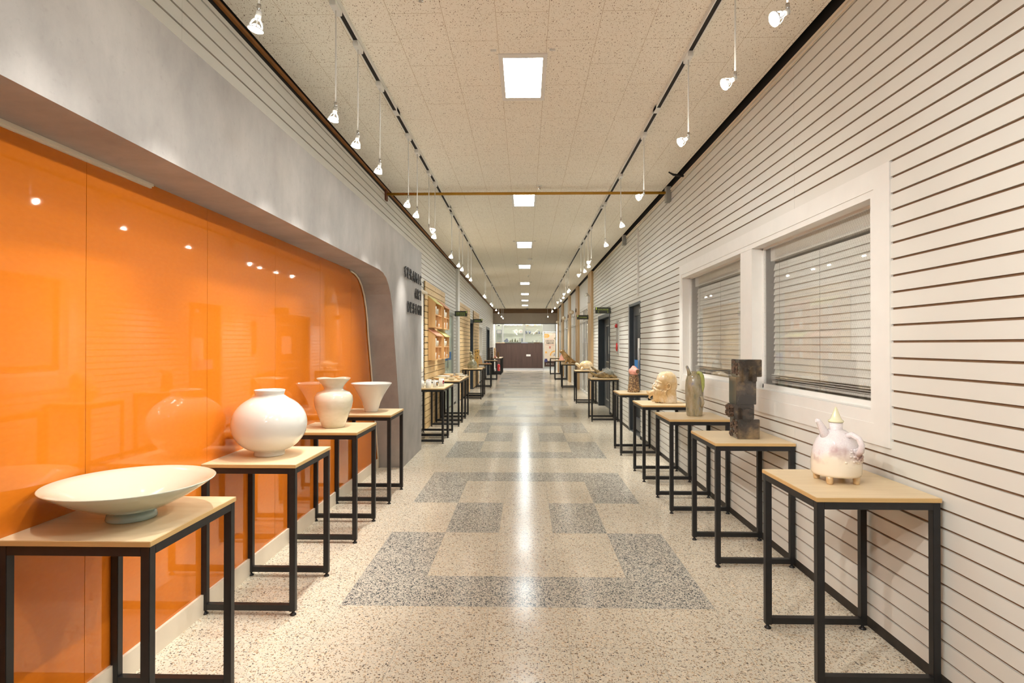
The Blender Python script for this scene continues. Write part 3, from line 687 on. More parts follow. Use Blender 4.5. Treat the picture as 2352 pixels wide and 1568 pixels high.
for i, (yp, x, z, yg) in enumerate(((18.2, 1.497, 2.442, 18.2), (21.5, 1.47, 2.416, 21.5), (25.5, 1.46, 2.419, 25.5))):
    t = thing('globe_wall_lamp', 'opal globe lamp with a looped arm on the %s timber post' % ['second', 'third', 'fourth'][i], 'wall lamp', (1.645, yp, z), 'globe lamps on timber posts'); O = t.location.copy()
    mb = MB(O); mb.bbox((1.63, yp, z+.06), (.014, .035, .06), None, 0, .004); mb.build('mount', 'oakdark', t)
    mb = MB(O); pts = [(1.63, yp, z+.14), (1.60, yp, z+.0), (1.585, yp, z-.1), (1.56, yp, z-.17), (1.52, yp, z-.16), (x, yp, z-.065)]; mb.tube(pts, .0045, 8); mb.build('arm', 'rust', t)
    mb = MB(O); mb.ell((x, yg, z), (.07, .07, .07), None, 0, 24, 16); mb.build('globe', 'globe', t)
t = thing('emergency_light', 'white twin-head emergency light on the first timber post', 'emergency light', (1.645, 14.45, 2.55)); O = t.location.copy()
mb = MB(O); mb.bbox((1.615, 14.45, 2.55), (.03, .12, .085), None, 0, .006); mb.build('battery_box', 'white', t)
for s in (-1, 1):
    mb = MB(O); mb.tube([(1.615, 14.45+s*.08, 2.635), (1.60, 14.45+s*.08, 2.66), (1.58, 14.45+s*.085, 2.665)], .012, 8); mb.ell((1.56, 14.45+s*.085, 2.67), (.035, .04, .04)); mb.build('lamp_head', 'lampwhite', t)

# ------------------------------------------------------------------ hanging room signs
def sign(x0, x1, y, z0, z1, lines, label, flip):
    t = thing('room_sign', label, 'sign', ((x0+x1)/2, y, z0)); o = t.location.copy(); hx = (x1-x0)
    mb = MB(o); mb.box(x0, x1, y, y+.015, z0, z1); mb.build('board', 'sign', t)
    mb = MB(o); xa = x1-.03 if flip else x0+.012; mb.box(xa, xa+.018, y-.002, y, z1-.05, z1); mb.build('lime_tab', 'lime', t)
    for k, (s, w, zf, hh, xo) in enumerate(lines):
        fit_text('sign_text', s, 'lime', t, (xo, -.0025, (z1-z0)*zf), w, hh, 'y', .002)
    mb = MB(o); xw = XL if flip else XR
    mb.box(min(xw, x0 if flip else x1), max(xw, x0 if flip else x1), y+.004, y+.011, z0+.02, z0+.04); mb.build('wall_arm', 'sign', t)
sign(1.388, 1.69, 11.2, 2.017, 2.14, [('전사디자인실', .205, .62, .032, .0), ('실', .022, .25, .022, -.092), ('실', .022, .25, .022, .092)], 'first hanging room sign from the camera on the right wall', False)
sign(1.345, 1.64, 14.7, 2.056, 2.17, [('도자디자인실', .19, .45, .03, .01)], 'second hanging room sign on the right, by the first timber post', False)
sign(-1.655, -1.362, 13.2, 2.065, 2.19, [('도예디자인과', .205, .60, .03, -.01), ('공동실습실', .205, .27, .022, -.01)], 'first hanging room sign from the camera on the left wall', True)
sign(-1.655, -1.355, 17.77, 2.095, 2.21, [('도예디자인실', .19, .42, .028, -.01)], 'second hanging room sign on the left, over the dark doorway', True)

# ------------------------------------------------------------------ left wall fittings
def wood_panel(y0, y1, z1, label, cut=None):
    mb = MB((XL+.02, (y0+y1)/2, .05)); mb.box(XL+.001, XL+.012, y0, y1, .0, z1, 1)
    z = z1
    while z > .05:
        a = max(.004, z-.091); mb.box(XL+.012, XL+.03, y0, y1, a, z, 0); z -= .102
    o = mb.build('wood_slat_panel', ['pine', 'dark']); tag(o, label, 'slat panel', 'knotty pine slat panels on the left wall')
wood_panel(9.17, 11.43, 2.445, 'knotty pine slat panel behind the wall display boxes')
wood_panel(13.86, 16.64, 2.465, 'knotty pine slat panel between the white post and the dark doorway')
wood_panel(17.84, 19.88, 2.478, 'knotty pine slat panel beyond the dark doorway on the left')
mb = MB((XL+.03, 13.6, 0)); mb.box(XL, XL+.055, 13.42, 13.8, 0, H-.03); tag(mb.build('wall_post', 'white'), 'white full-height post on the left wall beside the glass door', 'post')
d = thing('door_3', 'pale mint frosted glass door in a metal frame on the left', 'door', (XL, 12.2, 0)); d['kind'] = 'structure'; O = d.location.copy()
mb = MB(O); mb.box(XL-.08, XL+.01, 12.88, 13.0, 0, 2.12); mb.box(XL-.08, XL+.01, 11.5, 11.56, 0, 2.12); mb.box(XL-.08, XL+.01, 11.56, 12.88, 2.04, 2.12); mb.build('frame', 'alu', d)
for a, b in ((11.56, 12.2), (12.22, 12.88)):
    mb = MB(O); mb.box(XL-.045, XL-.03, a, b, .02, 2.04); mb.build('glass_leaf', 'mint', d)
mb = MB(O); mb.tube([(XL-.005, 12.1, .9), (XL-.005, 12.1, 1.25)], .012, 8); mb.box(XL-.03, XL-.005, 12.09, 12.11, .93, .95); mb.box(XL-.03, XL-.005, 12.09, 12.11, 1.2, 1.22); mb.build('handle', 'steel', d)
mb = MB((XL-.028, 12.2, 1.1)); mb.box(XL-.0295, XL-.027, 11.6, 12.8, 1.06, 1.24); tag(mb.build('blue_sticker', 'blue'), 'blue sticker band across the mint glass door on the left', 'sticker')
opening_back('wall_door_back', (XL-.16, XL-.1), 11.5, 13., 2.12, 'white')
for k, (a, b, nm, lb) in enumerate(((16.72, 17.8, 'door_4', 'dark doorway between two pine slat panels on the left'), (24.0, 26.0, 'door_5', 'dark doorway behind the black lattice sculpture on the left'))):
    d = thing(nm, lb, 'door', (XL, (a+b)/2, 0)); d['kind'] = 'structure'; O = d.location.copy()
    mb = MB(O); mb.box(XL-.14, XL+.012, b-.08, b+.01, 0, 2.17); mb.box(XL-.14, XL+.012, a-.01, a+.06, 0, 2.17); mb.box(XL-.14, XL+.012, a+.06, b-.08, 2.06, 2.17); mb.build('frame', 'charcoal', d)
    mb = MB(O); mb.box(XL-.12, XL-.08, a+.06, b-.08, 0.01, 2.06); lf = mb.build('leaf', 'charcoal', d)
    mb = MB(O); mb.tube([(XL-.08, a+.14, 1.), (XL-.04, a+.14, 1.), (XL-.04, a+.26, 1.)], .01, 8); mb.build('lever_handle', 'steel', d)
    opening_back('wall_door_back', (XL-.2, XL-.15), a, b, 2.17, 'dark')
w = thing('window_6', 'small recessed window in a white casing on the far left', 'window', (XL, 20.8, 1.)); w['kind'] = 'structure'; O = w.location.copy()
a, b, z0, z1 = L_WN; mb = MB(O)
mb.box(XL-.12, XL+.012, a, a+.08, z0, z1); mb.box(XL-.12, XL+.012, b-.08, b, z0, z1); mb.box(XL-.12, XL+.012, a+.08, b-.08, z1-.08, z1); mb.box(XL-.12, XL+.012, a+.08, b-.08, z0, z0+.06); mb.build('casing', 'white', w)
mb = MB(O); mb.box(XL-.1, XL-.09, a+.08, b-.08, z0+.06, z1-.08); mb.build('pane', 'cream', w)
t = thing('roller_blind', 'cream roller blind hanging beside the end of the grey surround', 'blind', (XL+.05, 8.35, 1.02)); O = t.location.copy()
mb = MB(O); mb.tube([(XL+.05, 7.62, 2.235), (XL+.05, 9.12, 2.235)], .028, 14); mb.build('roller', 'cream', t)
mb = MB(O); mb.box(XL+.028, XL+.031, 7.66, 8.98, 1.04, 2.23); mb.build('fabric', 'paper', t)
mb = MB(O); mb.box(XL+.022, XL+.036, 7.66, 8.98, 1.02, 1.045); mb.build('bottom_bar', 'cream', t)

# house-shaped display boxes
def box_shelf(y0, y1, z0, zf, zb, roof, label):
    xb, xf = XL+.034, -1.505; t = thing('display_box', label, 'wall shelf', (xb, (y0+y1)/2, z0), 'house-shaped display boxes'); O = t.location.copy()
    mb = MB(O)
    for yy in (y0, y1-.018): mb.prism([(xb, z0), (xf, z0), (xf, zf), (xb, zb)], 'Y', yy, yy+.018)
    mb.box(xb, xf, y0+.018, y1-.018, z0, z0+.018); mb.build('carcass', 'beech', t)
    mb = MB(O); mb.box(xb, xb+.008, y0+.018, y1-.018, z0+.018, zf); mb.build('back_board', 'beech_in', t)
    zm = z0+(zf-z0)*.53; mb = MB(O); mb.box(xb+.008, xf-.004, y0+.018, y1-.018, zm-.008, zm+.008); mb.build('shelf', 'beech_in', t)
    mb = MB(O); ym = (y0+y1)/2; mb.box(xb+.008, xf-.004, ym-.008, ym+.008, z0+.018, zm-.008); mb.build('divider', 'beech_in', t)
    mb = MB(O); dx = (zb-zf)/(xf-xb); xo = xf+.02; zo = zf-dx*.02; mb.prism([(xb, zb), (xo, zo), (xo, zo+.014), (xb, zb+.014)], 'Y', y0-.006, y1+.006); r = mb.build('roof', roof, t); r['label'] = 'sloped %s roof board' % ('lime' if roof == 'roof_y' else 'salmon')
    return (xb, xf, ym, zm)
bx = [box_shelf(9.42, 10.13, 1.687, 2.104, 2.207, 'roof_y', 'upper near display box with a lime roof on the pine panel'),
      box_shelf(10.42, 11.14, 1.687, 2.104, 2.207, 'roof_p', 'upper far display box with a salmon roof on the pine panel'),
      box_shelf(9.42, 10.13, 1.135, 1.56, 1.655, 'roof_p', 'lower near display box with a salmon roof on the pine panel'),
      box_shelf(10.42, 11.14, 1.135, 1.56, 1.655, 'roof_y', 'lower far display box with a lime roof on the pine panel')]
def cup(loc, r, h, label, group=None, m='porc', name='ceramic_cup', handle=False, wall=.004, flare=1.):
    mb = MB(loc); x, y, z = loc
    mb.lathe([(0, z), (r*.8, z), (r*.92, z+.006), (r, z+h*.5), (r*flare, z+h), (r*flare-wall, z+h), (r-wall, z+h*.5), (r*.8, z+.01), (0, z+.008)], (x, y), 20)
    if handle: mb.tube([(x-r*.9*handle[0], y-r*.9*handle[1], z+h*.25)]+[(x-(r+h*.28*math.sin(PI*k/6))*handle[0], y-(r+h*.28*math.sin(PI*k/6))*handle[1], z+h*(.25+.5*k/6)) for k in range(1, 6)]+[(x-r*.9*handle[0], y-r*.9*handle[1], z+h*.75)], .006, 8)
    return tag(mb.build(name, m), label, 'cup' if 'cup' in name or 'mug' in name else 'bowl', group)
where = ['upper near', 'upper far', 'lower near', 'lower far']
for i, (xb, xf, ym, zm) in enumerate(bx):
    xs = xf-.05; g = 'small cups in the display boxes'; zt = zm+.0085; zl = (1.687 if i < 2 else 1.135)+.0185
    cup((xs, ym-.2, zt), .045, .14, 'tall white cup on the middle shelf of the %s display box' % where[i], g)
    cup((xs, ym-.05, zt), .055, .10, 'short cream cup on the middle shelf of the %s display box' % where[i], g, 'creamglaze')
    cup((xs, ym-.2, zl), .04, .11, 'white cup at the bottom left of the %s display box' % where[i], g)
    cup((xs, ym+.13, zl), .045, .06 if i != 1 else .12, 'white cup at the bottom right of the %s display box' % where[i], g)

# ------------------------------------------------------------------ ceiling things
def panel_light(yc, label):
    t = thing('ceiling_panel_light', label, 'ceiling light', (-.015, yc, H-.03), 'recessed panel lights down the corridor'); O = t.location.copy(); x = -.015
    mb = MB(O); mb.box(x-.157, x-.128, yc-.34, yc+.34, H-.007, H+.0); mb.box(x+.128, x+.157, yc-.34, yc+.34, H-.007, H); mb.box(x-.128, x+.128, yc-.34, yc-.29, H-.007, H); mb.box(x-.128, x+.128, yc+.29, yc+.34, H-.007, H); mb.build('frame', 'white', t)
    mb = MB(O); mb.box(x-.128, x+.128, yc-.29, yc+.29, H-.005, H-.001); mb.build('diffuser', 'panel_light', t)
    for s in (-1, 1):
        mb = MB(O); mb.box(x+s*.185-.018, x+s*.185+.018, yc-.392, yc-.384, H-.012, H); mb.build('clip', 'lampwhite', t)
for i, yc in enumerate((3.91, 7.2, 10.43, 13.35, 17.0, 20.55, 23.55, 26.55)):
    panel_light(yc, '%s square panel light from the camera along the corridor ceiling' % ords[i])
for yc in (.6, -2.3): panel_light(yc, 'panel light in the ceiling behind the camera')

TL, TR = -1.015, 1.025
for xt, nm, y1 in ((TL, 'left', 28.4), (TR, 'right', 28.2)):
    t = thing('lighting_track', 'long white lighting track with a dark slot along the %s ceiling' % nm, 'lighting track', (xt, 12., H)); O = t.location.copy()
    mb = MB(O); mb.box(xt-.019, xt-.013, Y0+.2, y1, H-.03, H); mb.box(xt+.013, xt+.019, Y0+.2, y1, H-.03, H); mb.box(xt-.013, xt+.013, Y0+.2, y1, H-.006, H); mb.build('rail', 'lampwhite', t)
    mb = MB(O); mb.box(xt-.013, xt+.013, Y0+.2, y1, H-.029, H-.02); mb.build('slot', 'dark', t)
    yy = 4.4
    while yy < y1-1: mb = MB(O); mb.box(xt-.019, xt+.019, yy-.05, yy+.05, H-.032, H-.001); mb.build('joiner', 'lampwhite', t); yy += 3.1

_lamp = {}
def lamp(x, y, zb, d, label, grp, power, target=None, angle=62):
    """stem-mounted spotlight: adapter, rod, swivel, socket, cage, lens"""
    d = Vector(d).normalized(); zj = zb-d.z*.075*0+.0
    t = thing('track_spotlight', label, 'spotlight', (x, y, H-.03), grp); O = t.location.copy()
    face = Vector((x, y, zb)); piv = Vector((x, y, 0)); 
    jt = Vector((x, y, zb+.085)) if d.z < -.75 else Vector((x, y, zb+.055))
    mb = MB(O); mb.bbox((x, y, H-.045), (.017, .055, .016), None, 0, .003); mb.build('track_adapter', 'lampwhite', t)
    mb = MB(O); mb.tube([(x, y, H-.055), jt+Vector((0, 0, .028))], .0042, 8); mb.build('rod', 'lampwhite', t)
    mb = MB(O); mb.tube([jt+Vector((0, 0, .032)), jt], .0075, 10); mb.build('swivel', 'chrome', t)
    a = jt-d*.004
    mb = MB(O); mb.tube([a, a+d*.03], [.0105, .0115], 14)
    sk = mb.build('socket', 'lampwhite', t)
    mb = MB(O); up = Vector((0, 1, 0)) if abs(d.y) < .9 else Vector((1, 0, 0)); u = d.cross(up).normalized(); w_ = d.cross(u).normalized()
    for k in range(6):
        e = math.cos(k*PI/3)*u+math.sin(k*PI/3)*w_
        mb.tube([a+d*.029+e*.010, a+d*.043+e*.0215, a+d*.058+e*.0265, a+d*.068+e*.0275], .0022, 6)
    mb.tube([a+d*.066, a+d*.070], .0295, 20)
    mb.build('cage', 'lampwhite', t)
    mb = MB(O); mb.tube([a+d*.052, a+d*.0705, a+d*.0745], [.012, .0275, .020], 20); mb.build('lens', 'bulb', t)
    f = a+d*.085
    spot(f, (f+d) if target is None else target, power, angle, 1., t)

LL = [(2.12, 'd'), (2.99, 'd'), (3.39, 'd'), (3.91, 'd'), (4.87, 'd'), (5.27, 'd'), (5.91, 'r'), (6.31, 'd'), (7.76, 'd'), (8.64, 'd'), (9.11, 'd'), (9.98, 'd'), (10.55, 'd'), (14.06, 'd'), (14.45, 'd'), (16.84, 'd'), (17.48, 'd'), (19.84, 'd'), (21.57, 'd'), (24.37, 'd'), (25.99, 'd')]
RR = [(2.22, 'l'), (2.77, 'l'), (3.56, 'l'), (4.89, 'l'), (6.07, 'd'), (7.26, 'd'), (8.77, 'l'), (9.23, 'd'), (9.85, 'd'), (10.38, 'l'), (13.3, 'd'), (13.71, 'd'), (14.3, 'l'), (15.38, 'd'), (16.43, 'd'), (17.07, 'l'), (19.74, 'd'), (21.5, 'd'), (21.86, 'd'), (25.92, 'd')]
PW = 48.
for i, (y, k) in enumerate(LL):
    d = (-.22, .02, -1) if k == 'd' else (.72, .25, -.6)
    lamp(TL, y, 2.58, d, '%s stem spotlight from the camera on the left ceiling track' % ords[i], 'stem spotlights on the left track', PW*(.9 if k == 'd' else 1.))
for i, (y, k) in enumerate(RR):
    d = (.24, -.02, -1) if k == 'd' else (-1., -.15, -.6)
    lamp(TR, y, 2.645, d, '%s stem spotlight from the camera on the right ceiling track' % ords[i], 'stem spotlights on the right track', PW*(1.25 if k == 'd' else .8))
for x, y, tg, pw in ((TL, .75, (1.5, 2.6, 1.0), 1.5), (TL, 1.35, (-1.45, 2.0, .85), .45), (TR, .9, (-1.68, 2.3, 1.2), .7), (TL, 1.75, (1.5, 3.9, 1.0), 1.4), (TL, 0.2, (1.7, 1.1, 1.4), 1.5), (TL, 1.1, (1.6, 5.0, 1.1), 1.5), (TL, -.4, (1.7, 2.0, 1.5), 1.5)):  # unseen lamps; several on the left track added to brighten the right wall
    lamp(x, y, 2.6, Vector(tg)-Vector((x, y, 2.6)), 'unseen stem spotlight on a track above and behind the camera', 'stem spotlights behind the camera', PW*pw)

# yellow gas pipe across the corridor
t = thing('gas_pipe', 'yellow gas pipe spanning the corridor under the ceiling', 'pipe', (0, 6.65, 3.185)); O = t.location.copy()
mb = MB(O); mb.tube([(XL+.004, 6.65, 3.187), (XR-.03, 6.65, 3.182)], .0165, 16); mb.build('tube', 'pipe', t)
fit_text('pipe_marking', '← 저압가스 1.0kPa →', 'red', t, (-1.40, -.0172, 0.), .23, .016, 'y', .001)
mb = MB(O); mb.box(XL, XL+.02, 6.61, 6.69, 3.11, 3.25); b_ = mb.build('wall_bracket', 'rust', t); b_['label'] = 'rusty left bracket'
mb = MB(O); mb.box(XR-.055, XR, 6.60, 6.69, 3.07, 3.245); b_ = mb.build('wall_bracket', 'grey_plastic', t); b_['label'] = 'grey right bracket box'
mb = MB((XR-.03, 9.55, 3.15)); mb.bbox((XR-.03, 9.55, 3.16), (.03, .05, .085), None, 0, .004); tag(mb.build('wall_bracket_box', 'grey_plastic'), 'grey bracket box high on the right wall beyond the pipe', 'bracket')
t = mb = MB((1.55, 6.05, 3.22)); mb.tube([(1.69, 6.05, 3.2), (1.64, 6.05, 3.205), (1.58, 6.05, 3.215), (1.53, 6.05, 3.243)], [.012, .014, .012, .006], 10); mb.tube([(1.69, 6.05, 3.2), (1.69, 6.05, 3.24)], .007, 8); tag(mb.build('black_cable_hook', 'dark'), 'short curved black cable stub at the top of the right wall', 'cable')
for x, y, lb in ((.165, 6.55, 'sprinkler head in the ceiling just before the gas pipe'), (.08, 15.1, 'sprinkler head in the ceiling between the third and fourth panel lights'), (-.55, 2.95, 'sprinkler head near the left ceiling track above the camera')):
    t = thing('sprinkler_head', lb, 'sprinkler', (x, y, H)); O = t.location.copy()
    mb = MB(O); mb.lathe([(0, H+.001), (.032, H+.001), (.03, H-.008), (0, H-.009)], (x, y), 20); mb.build('escutcheon', 'lampwhite', t)
    mb = MB(O); mb.tube([(x, y, H-.005), (x, y, H-.04)], .006, 8); mb.lathe([(0, H-.04), (.014, H-.041), (0, H-.043)], (x, y), 12); mb.build('nozzle', 'chrome', t)
t = thing('smoke_detector', 'white round smoke detector between the third and second panel lights', 'smoke detector', (.1, 12.1, H)); O = t.location.copy()
mb = MB(O); mb.lathe([(0, H+.001), (.05, H+.001), (.052, H-.015), (.04, H-.03), (0, H-.034)], (.1, 12.1), 24); mb.build('body', 'lampwhite', t)
t = thing('dome_camera', 'dark dome security camera at the far end of the ceiling', 'security camera', (.1, 28.5, H)); O = t.location.copy()
mb = MB(O); mb.lathe([(0, H+.001), (.07, H+.001), (.07, H-.03), (0, H-.031)], (.1, 28.5), 20); mb.build('base', 'lampwhite', t)
mb = MB(O); mb.lathe([(.055, H-.03), (.05, H-.06), (.03, H-.08), (0, H-.085)], (.1, 28.5), 20); mb.build('dome', 'ink', t)

# ------------------------------------------------------------------ display tables
TW, TD, TH = .50, .53, .78
def make_table(loc, label):
    t = thing('display_table', label, 'table', loc, 'square plinth tables along the walls'); O = Vector((0, 0, 0)); hx, hy, e, s = TW/2, TD/2, .004, .030
    mb = MB(); mb.bbox((0, 0, TH-.009), (hx, hy, .009), None, 0, .0015); mb.build('tabletop', 'ply', t)
    for sx in (-1, 1):
        for sy in (-1, 1):
            xa, ya = sx*(hx-e-s/2), sy*(hy-e-s/2)
            mb = MB(); mb.bbox((xa, ya, (TH-.018+.022)/2), (s/2, s/2, (TH-.018-.022)/2), None, 0, .0015); lg = mb.build('leg', 'black', t)
            mb = MB(); mb.lathe([(0, 0), (.016, 0), (.017, .004), (.011, .010), (.007, .013), (.007, .023)], (xa, ya), 16); mb.build('levelling_foot', 'black', lg)
    for sy in (-1, 1):
        ya = sy*(hy-e-s/2); mb = MB(); mb.bbox((0, ya, TH-.018-s/2), (hx-e-s, s/2, s/2)); mb.build('top_rail', 'black', t)
        mb = MB(); mb.bbox((0, ya, .026+s/2), (hx-e-s, s/2, s/2)); mb.build('stretcher', 'black', t)
    for sx in (-1, 1):
        xa = sx*(hx-e-s/2); mb = MB(); mb.bbox((xa, 0, TH-.018-s/2), (s/2, hy-e-s, s/2)); mb.build('top_rail', 'black', t)
    return t
LT = [(-1.43, 1.75, 'left wall table under the wide shallow bowl, nearest the camera'), (-1.435, 2.885, 'left wall table carrying the round moon jar'), (-1.435, 3.945, 'left wall table carrying the waisted vase'), (-1.43, 4.925, 'left wall table under the flared bowl, by the grey jamb'),
      (-1.40, 7.95, 'table with white mugs, first beyond the grey surround'), (-1.40, 8.485, 'table behind the mug table, pushed against it'), (-1.372, 9.62, 'front table of the three holding dishes on the left'), (-1.372, 10.155, 'middle table of the three holding dishes on the left'), (-1.372, 10.69, 'rear table of the three holding dishes on the left'),
      (-1.365, 14.4, 'left table under the grey-green hooded figure'), (-1.365, 15.2, 'left table under the golden stacked vessel'), (-1.36, 18.25, 'left table with the sand-coloured fin and flat plate'), (-1.365, 22.1, 'left table under the black lattice sculpture'), (-1.37, 25.95, 'far left table with the pale upright figure'), (-1.37, 26.5, 'far left table second in the end row, behind the pale figure'), (-1.37, 27.05, 'far left table third in the end row'), (-1.37, 27.6, 'far left table fourth in the end row'), (-1.37, 28.15, 'far left table last in the end row')]
RT = [(1.43, 2.315, 'right wall table under the domed teapot, nearest the camera'), (1.445, 3.575, 'right wall table under the dark block totem'), (1.445, 4.70, 'right wall table under the grey-green bottle'), (1.445, 5.785, 'right wall table under the bearded head'), (1.445, 7.16, 'right wall table under the pink and pebble sculpture'),
      (1.445, 10.28, 'right wall table under the crocodile'), (1.44, 13.40, 'right wall table under the turtle'), (1.42, 18.1, 'right table under the iguana'), (1.41, 22.2, 'right table under the small pink cone'), (1.41, 26.3, 'farthest right table, in front of the banner')]
t0 = None
for x, y, lb in LT+RT:
    if t0 is None: t0 = make_table((x, y+TD/2, 0), lb)
    else: dup(t0, (x, y+TD/2, 0), lb)
ZT = TH+.0004

# ------------------------------------------------------------------ left ceramics
cx, cy = -1.412, 1.995
t = thing('shallow_bowl', 'very wide shallow pale celadon bowl on a small foot', 'bowl', (cx, cy, ZT)); z = ZT
mb = MB(t.location); mb.lathe([(.066, z+.026), (.12, z+.043), (.19, z+.078), (.24, z+.109), (.266, z+.128), (.268, z+.131), (.264, z+.132), (.236, z+.116), (.18, z+.085), (.11, z+.052), (.05, z+.036), (0, z+.033)], (cx, cy), 96); mb.build('bowl', 'celadon', t)
mb = MB(t.location); mb.lathe([(0, z), (.078, z), (.080, z+.004), (.074, z+.028), (.0, z+.030)], (cx, cy), 64); f = mb.build('foot_ring', 'celadon2', t); f['label'] = 'blue-green foot ring'

cx, cy = -1.442, 3.15
t = thing('moon_jar', 'large round white porcelain moon jar with a short neck', 'jar', (cx, cy, ZT))
mb = MB(t.location); P = [(0, z), (.078, z), (.083, z+.005), (.080, z+.022), (.082, z+.026)]
for k in range(0, 41):
    a = -58+k*(118/40); a = math.radians(a); P.append((.2005*math.cos(a)**.92, z+.175+.163*math.sin(a)))
P += [(.076, z+.338), (.079, z+.352), (.083, z+.364), (.081, z+.367), (.075, z+.364), (.071, z+.345), (.09, z+.32), (.15, z+.28)]
mb.lathe(P, (cx, cy), 80); mb.build('body', 'porc', t)

cx, cy = -1.445, 4.22
t = thing('waisted_vase', 'cream vase with full shoulders, pinched neck and flared notched rim', 'vase', (cx, cy, ZT))
P = [(0, 0), (.078, 0), (.083, .004), (.090, .03), (.112, .09), (.134, .15), (.1415, .195), (.138, .235), (.118, .262), (.086, .275), (.071, .284), (.069, .295), (.079, .315), (.098, .34), (.116, .362), (.122, .371), (.118, .372), (.092, .342), (.066, .31), (.06, .29), (.08, .268)]
mb = MB(t.location); mb.lathe([(r, z+h) for r, h in P], (cx, cy), 72)
for v in mb.bm.verts:
    h = v.co.z
    if h > .30:
        a = math.atan2(v.co.y, v.co.x); k = (h-.30)/.072
        v.co.z -= .008*k*(.5+.5*math.cos(3*a+.6))**3; s_ = 1+.05*k*math.cos(3*a+.6); v.co.x *= s_; v.co.y *= s_
mb.build('body', 'creamglaze', t)

cx, cy = -1.427, 5.20
t = thing('flared_bowl', 'white trumpet-shaped flared bowl in front of the grey jamb', 'bowl', (cx, cy, ZT))
P = [(0, 0), (.055, 0), (.060, .003), (.061, .012), (.070, .045), (.085, .09), (.108, .14), (.14, .195), (.172, .243), (.187, .262), (.185, .265), (.168, .246), (.132, .193), (.10, .14), (.076, .09), (.05, .03), (0, .02)]
mb = MB(t.location); mb.lathe([(r, z+h) for r, h in P], (cx, cy), 72); mb.build('body', 'porc', t)

# mugs
mg = 'white mugs on the table beyond the surround'
for x, y, lb, hd, deco in ((-1.50, 8.12, 'plain white mug at the front left of the mug table', (0, 1), None), (-1.395, 8.09, 'plain white mug at the front centre of the mug table', (-1, .2), None), (-1.31, 8.2, 'white mug with a black and yellow label', (-.2, 1), 'y'),
                       (-1.245, 8.36, 'tallest white mug, with a round red and blue emblem', (-1, .3), 'r'), (-1.56, 8.3, 'white mug with a small dark spot at the back left', (0, 1), 'k'), (-1.44, 8.4, 'white mug with red on it behind the front pair', (1, .1), 'q')):
    h = .10 if deco != 'r' else .118
    t = thing('white_mug', lb, 'mug', (x, y, ZT), mg); O = t.location.copy(); r = .04
    mb = MB(O); mb.lathe([(0, z), (r*.9, z), (r, z+.005), (r, z+h), (r-.004, z+h), (r-.005, z+.012), (0, z+.01)], (x, y), 28); mb.build('body', 'porc', t)
    hv = Vector((hd[0], hd[1], 0)).normalized()
    mb = MB(O); mb.tube([Vector((x, y, z))+hv*(r*.93+.026*math.sin(PI*k/8))+Vector((0, 0, h*(.2+.6*k/8))) for k in range(9)], .0055, 8); mb.build('handle', 'porc', t)
    if deco:
        mb = MB(O); a0, a1, za, zb = {'y': (-62, -22, .025, .08), 'r': (-58, -12, .04, .09), 'k': (-60, -35, .03, .06), 'q': (-110, -60, .06, .09)}[deco]
        def arc(a0, a1, za, zb, rr, mi):
            n = 8; pts = [(rr*math.cos(math.radians(a0+(a1-a0)*k/n)), rr*math.sin(math.radians(a0+(a1-a0)*k/n))) for k in range(n+1)]
            for p, q in zip(pts, pts[1:]): mb.quad([(x+p[0], y+p[1], z+za), (x+q[0], y+q[1], z+za), (x+q[0], y+q[1], z+zb), (x+p[0], y+p[1], z+zb)], mi)
        if deco == 'y': arc(a0, a1, za, zb, r+.0006, 0); arc(-50, -34, .036, .07, r+.0011, 1); mb.build('printed_label', ['ink', 'amber'], t)
        elif deco == 'r': arc(a0, -38, za, zb, r+.0006, 0); arc(-38, a1, .066, zb, r+.0006, 0); arc(-38, a1, .04, .066, r+.0006, 1); mb.build('printed_emblem', ['red', 'greyblue'], t)
        else: arc(a0, a1, za, zb, r+.0006, 0); mb.build('printed_spot', 'ink' if deco == 'k' else 'red', t)
# dishes on the three tables
dg = 'dishes on the three left tables'
def dish(x, y, r, h, lb, m='creamglaze', square=False):
    zz = ZT; mb = MB((x, y, zz))
    mb.lathe([(0, zz), (r*.55, zz), (r*.6, zz+.004), (r*.85, zz+h*.5), (r, zz+h), (r-.006, zz+h), (r*.8, zz+h*.5), (r*.5, zz+.012), (0, zz+.01)], (x, y), 4 if square else 36)
    if square:
        bmesh.ops.rotate(mb.bm, verts=mb.bm.verts[:], cent=(0, 0, 0), matrix=Matrix.Rotation(PI/4, 3, 'Z'))
        for f in mb.bm.faces: f.smooth = False
    tag(mb.build('ceramic_dish', m), lb, 'dish', dg)
dish(-1.50, 9.86, .115, .05, 'wide bowl at the front left of the dish tables', 'tanglaze'); dish(-1.285, 9.83, .088, .05, 'square dish at the front of the dish tables', 'creamglaze', True); dish(-1.165, 9.90, .042, .045, 'small round bowl at the front right of the dish tables', 'tanglaze')
dish(-1.49, 10.28, .125, .055, 'white plate-like bowl on the middle dish table', 'porc'); dish(-1.27, 10.36, .085, .045, 'orange-tan dish on the middle dish table', 'tanglaze', True); dish(-1.18, 10.20, .05, .02, 'flat cream saucer at the right edge of the middle dish table')
dish(-1.48, 10.86, .11, .06, 'tan bowl at the back left of the dish tables', 'tanglaze'); dish(-1.30, 11.02, .085, .06, 'cream bowl at the back centre of the dish tables'); dish(-1.225, 10.80, .075, .04, 'white round dish at the back right of the dish tables', 'porc'); dish(-1.155, 11.05, .025, .03, 'tiny white cup at the far right corner of the dish tables', 'porc')

